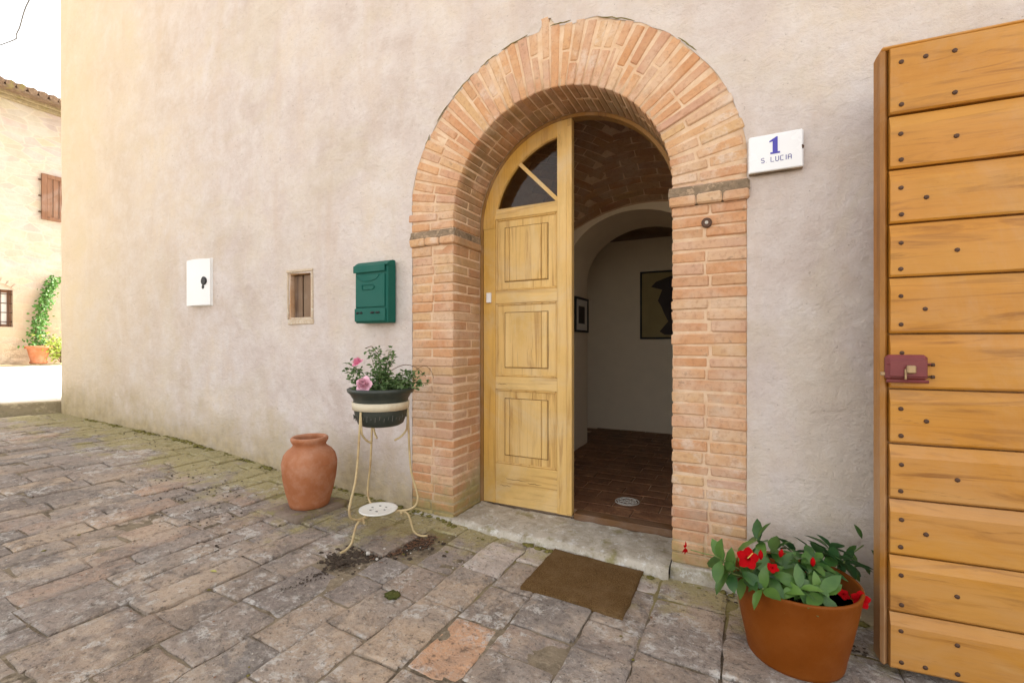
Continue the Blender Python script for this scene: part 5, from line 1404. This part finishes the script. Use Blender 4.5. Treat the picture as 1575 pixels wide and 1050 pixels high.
# long trailing shoot on the right
q = smooth_path([pb + Vector((.1, .05, 0)), atpx(1296, 868, 1.84), atpx(1312, 850, 1.9), atpx(1328, 838, 1.92)], 5); S_.tube(q, 0.0026, 6)
for (px, py, dx, dz) in ((1300, 850, .5, .3), (1327, 868, .6, -.6), (1326, 828, -.2, .5), (1340, 845, .4, -.5), (1310, 880, .6, -.5)):
    mb = MB(); e = atpx(px, py, 1.86); e.y = min(e.y, -.05); mb.leaf(e, RX * dx + Vector((0, 0, dz)), RY * -1 + Vector((0, 0, .6)), 0.06, 0.022, .2, .3); mb.build('leaf', M['man_leaf'], man, True)
S_.tube(smooth_path([pb + Vector((-.12, 0, 0)), atpx(1115, 862, 1.72), atpx(1080, 850, 1.74), atpx(1062, 845, 1.76)], 5), 0.0018, 6)
S_.build('stems', M['stem'], man, True)
def trumpet(c, r, d, mat, name='flower', op=1.1):
    mb = MB(); d = Vector(d).normalized(); u = d.orthogonal().normalized(); w = d.cross(u); c = Vector(c)
    mb.tube([c - d * r * .9, c - d * r * .3, c], [r * .08, r * .14, r * .22], 8, False)
    for k in range(5):
        a = 2 * math.pi * k / 5; rad = u * math.cos(a) + w * math.sin(a); tw_ = u * math.cos(a + .5) + w * math.sin(a + .5)
        dd = rad * math.sin(op) + d * math.cos(op) + tw_ * .25
        mb.leaf(c + rad * r * .1 - d * r * .1, dd, d, r, r * .95, .25, -.2)
    return mb.build(name, mat, man, True)
tc = lambda p: (CAM - p).normalized()
p = atpx(1150, 858, 1.66); trumpet(p, .036, tc(p) + Vector((-.3, 0, .2)), M['red']); 
mb = MB(); mb.tube([p + tc(p) * .01, p + tc(p) * .02 + RX * .018 + Vector((0, 0, .018))], 0.0015, 5); mb.build('stamen', M['yellow'], man)
p = atpx(1324, 922, 1.62); trumpet(p, .028, tc(p) + Vector((.2, 0, -.1)), M['red'])
p = atpx(1188, 872, 1.64); trumpet(p, .020, tc(p) + Vector((0, 0, 1.2)), M['red'], 'flower', 1.3)
p = atpx(1298, 913, 1.66); trumpet(p, .020, tc(p) + Vector((.6, 0, .8)), M['red'], 'flower', 1.2)
def bud(px, py, dp, L_, d):
    mb = MB(); p = atpx(px, py, dp); d = Vector(d).normalized(); mb.tube([p, p + d * L_ * .3, p + d * L_ * .65, p + d * L_], [.003, .008, .0075, .001], 8); mb.build('bud', M['red'], man, True)
bud(1170, 860, 1.64, .035, (0, 0, 1)); bud(1250, 870, 1.62, .035, (0, -.2, 1)); bud(1200, 856, 1.66, .03, (.2, 0, 1))
# withered flower drooping in front of the pier foot
p = atpx(1054, 842, 1.76)
mb = MB()
for (dx_, dz_, l_) in ((.1, -1, .026), (-.35, -.9, .022), (.45, -.7, .020), (.25, 1, .022), (-.2, .6, .012)):
    mb.leaf(p, RX * dx_ + Vector((0, -.25, dz_)), RY * -1, l_, .008, .5, .5)
mb.build('wilted_flower', M['red'], man, True)

# ================================================================ SMALL STUFF ON THE GROUND
mo = MB()
def tuft(x, y, r, z=None, sq=.45): mo.blob((x, y, (gz(x) if z is None else z) + .002), r, .8, 7, (rnd.uniform(.8, 1.5), rnd.uniform(.7, 1.2), sq))
for k in range(520):
    x = rnd.uniform(-4.8, 2.1); 
    if 0.0 < x < 1.31: y = -0.058 - abs(rnd.gauss(0, .012))
    else: y = -0.012 - abs(rnd.gauss(0, .02))
    if nz(x, 0, 0, 1.7, 4) < -0.12: continue
    tuft(x, y, rnd.uniform(.006, .020))
for k in range(260):
    x = rnd.uniform(-2.4, 1.9); y = -rnd.random() ** 1.8 * 1.5
    if nz(x, y, 0, 2.2, 8) < 0.12: continue
    tuft(x, y, rnd.uniform(.004, .010), None, .3)
M['moss'] = m_stone('moss', (0.10, 0.095, 0.02), (0.24, 0.20, 0.06), 0.0, 20)
o = mo.build('moss', M['moss'], None, True); o['kind'] = 'stuff'
tag(MB().blob((0.239, -0.83, gz(.239) + .004), .034, .5, 14, (1, 1, .35)).build('moss_cushion', m_stone('green_moss', (0.05, 0.06, 0.012), (0.12, 0.12, 0.03), 0, 40), None, True), 'round dark green moss cushion on the paving left of the doormat', 'moss')
# loose soil and straw in the broken joint, pebbles
so_ = MB(); litter = []
for k in range(420):
    a = rnd.choice(HOLE); x = a[0] + rnd.gauss(0, a[2] * .6); y = a[1] + rnd.gauss(0, a[2] * .55)
    so_.blob((x, y, gz(x) - .004 - .25 * hole(x, y)), rnd.uniform(.004, .013), .8, 6, (1.2, 1, .5))
for k in range(150):                                  # the dark crumbly joint running left from the hole
    t_ = rnd.random() ** 1.6; x = -0.22 - 0.02 * t_ + rnd.gauss(0, .016) ; y = -0.72 - .36 * t_; so_.blob((x + .05, y, gz(x) - .001), rnd.uniform(.002, .007) * (1.1 - .7 * t_), .8, 6, (1, 1.3, .5))
M['dark_soil'] = m_simple('dark_crumbly_soil', (0.055, 0.038, 0.025), 1.0, 0, .5, 60, .6)
sw_ = MB()
for k in range(170):
    a = rnd.choice(HOLE[1:]); x = a[0] + rnd.gauss(.03, a[2] * .6); y = a[1] + rnd.gauss(.03, a[2] * .5); b = rnd.uniform(0, 6.28); l_ = rnd.uniform(.012, .035)
    p = Vector((x, y, gz(x) + rnd.uniform(.0, .008) - .2 * hole(x, y))); sw_.tube([p, p + Vector((math.cos(b) * l_ * .5, math.sin(b) * l_ * .5, rnd.uniform(0, .006))), p + Vector((math.cos(b) * l_, math.sin(b) * l_, 0))], .0011, 4)
o = sw_.build('dry_straw', M['straw']); o['kind'] = 'stuff'
for (cx3, cy3, sp, nn3) in ((-1.75, -0.55, .22, 140), (-1.35, -0.75, .16, 90), (-0.9, -0.95, .15, 50), (1.75, -0.10, .10, 60), (1.95, -0.22, .08, 50), (-3.4, -0.12, .3, 60)):
    for k in range(nn3):
        x = cx3 + rnd.gauss(0, sp); y = min(-0.02, cy3 + rnd.gauss(0, sp * .45)); so2 = rnd.uniform(.002, .007)
        mo.blob((x, y, gz(x) + .001), so2, .8, 5, (1.6, 1, .45)) if False else litter.append((x, y, so2))
for (x, y, q_) in litter: so_.blob((x, y, gz(x) + .001), q_, .8, 5, (1.6, 1, .5))
o = so_.build('loose_soil', M['dark_soil']); o['kind'] = 'stuff'
gr = MB()
for k in range(1500):
    x = rnd.uniform(-3.5, 2.0); y = -rnd.random() ** 1.2 * 2.0
    if nz(x, y, 3, 2.0, 2) < 0.0: continue
    gr.blob((x, y, gz(x) + .003), rnd.uniform(.0012, .0038), .7, 5, (1.2, 1, .7))
for (x, y, r) in ((-.13, -.60, .012), (-.09, -.52, .009), (-.05, -.62, .008)): gr.blob((x, y, gz(x) + .004), r, .4, 7, (1, 1, .8))
o = gr.build('grit', M['pebble']); o['kind'] = 'stuff'
lt = MB()
for k in range(70):
    x = rnd.uniform(-3.2, 1.9); y = -rnd.random() * 1.6; b = rnd.uniform(0, 6.28)
    lt.leaf((x, y, gz(x) + .006), (math.cos(b), math.sin(b), .1), (rnd.gauss(0, .2), rnd.gauss(0, .2), 1), rnd.uniform(.008, .02), rnd.uniform(.005, .011), .2, .3)
o = lt.build('leaf_litter', M['straw']); o['kind'] = 'stuff'
mb = MB(); p = Vector((-0.60, -1.13, gz(-.60) + .008)); mb.leaf(p, (1, .35, 0), (0, 0, 1), .035, .018, .1, .2)
tag(mb.build('fallen_leaf', M['sealwax']), 'yellow fallen leaf on the worn paving bottom left', 'leaf')

# ---------------------------------------------------------------- cut the niche into the plaster sheet and core
pf = [o for o in bpy.data.objects if o.name.startswith('plaster_face')][0]
import bmesh
bm = bmesh.new(); bm.from_mesh(pf.data)
off = Vector((0, 0, 0))
doomed = [f for f in bm.faces if nx0 + .0 < (f.calc_center_median() ).x < nx1 and nz0 < f.calc_center_median().z < nz1]
bmesh.ops.delete(bm, geom=doomed, context='FACES'); bm.to_mesh(pf.data); bm.free()
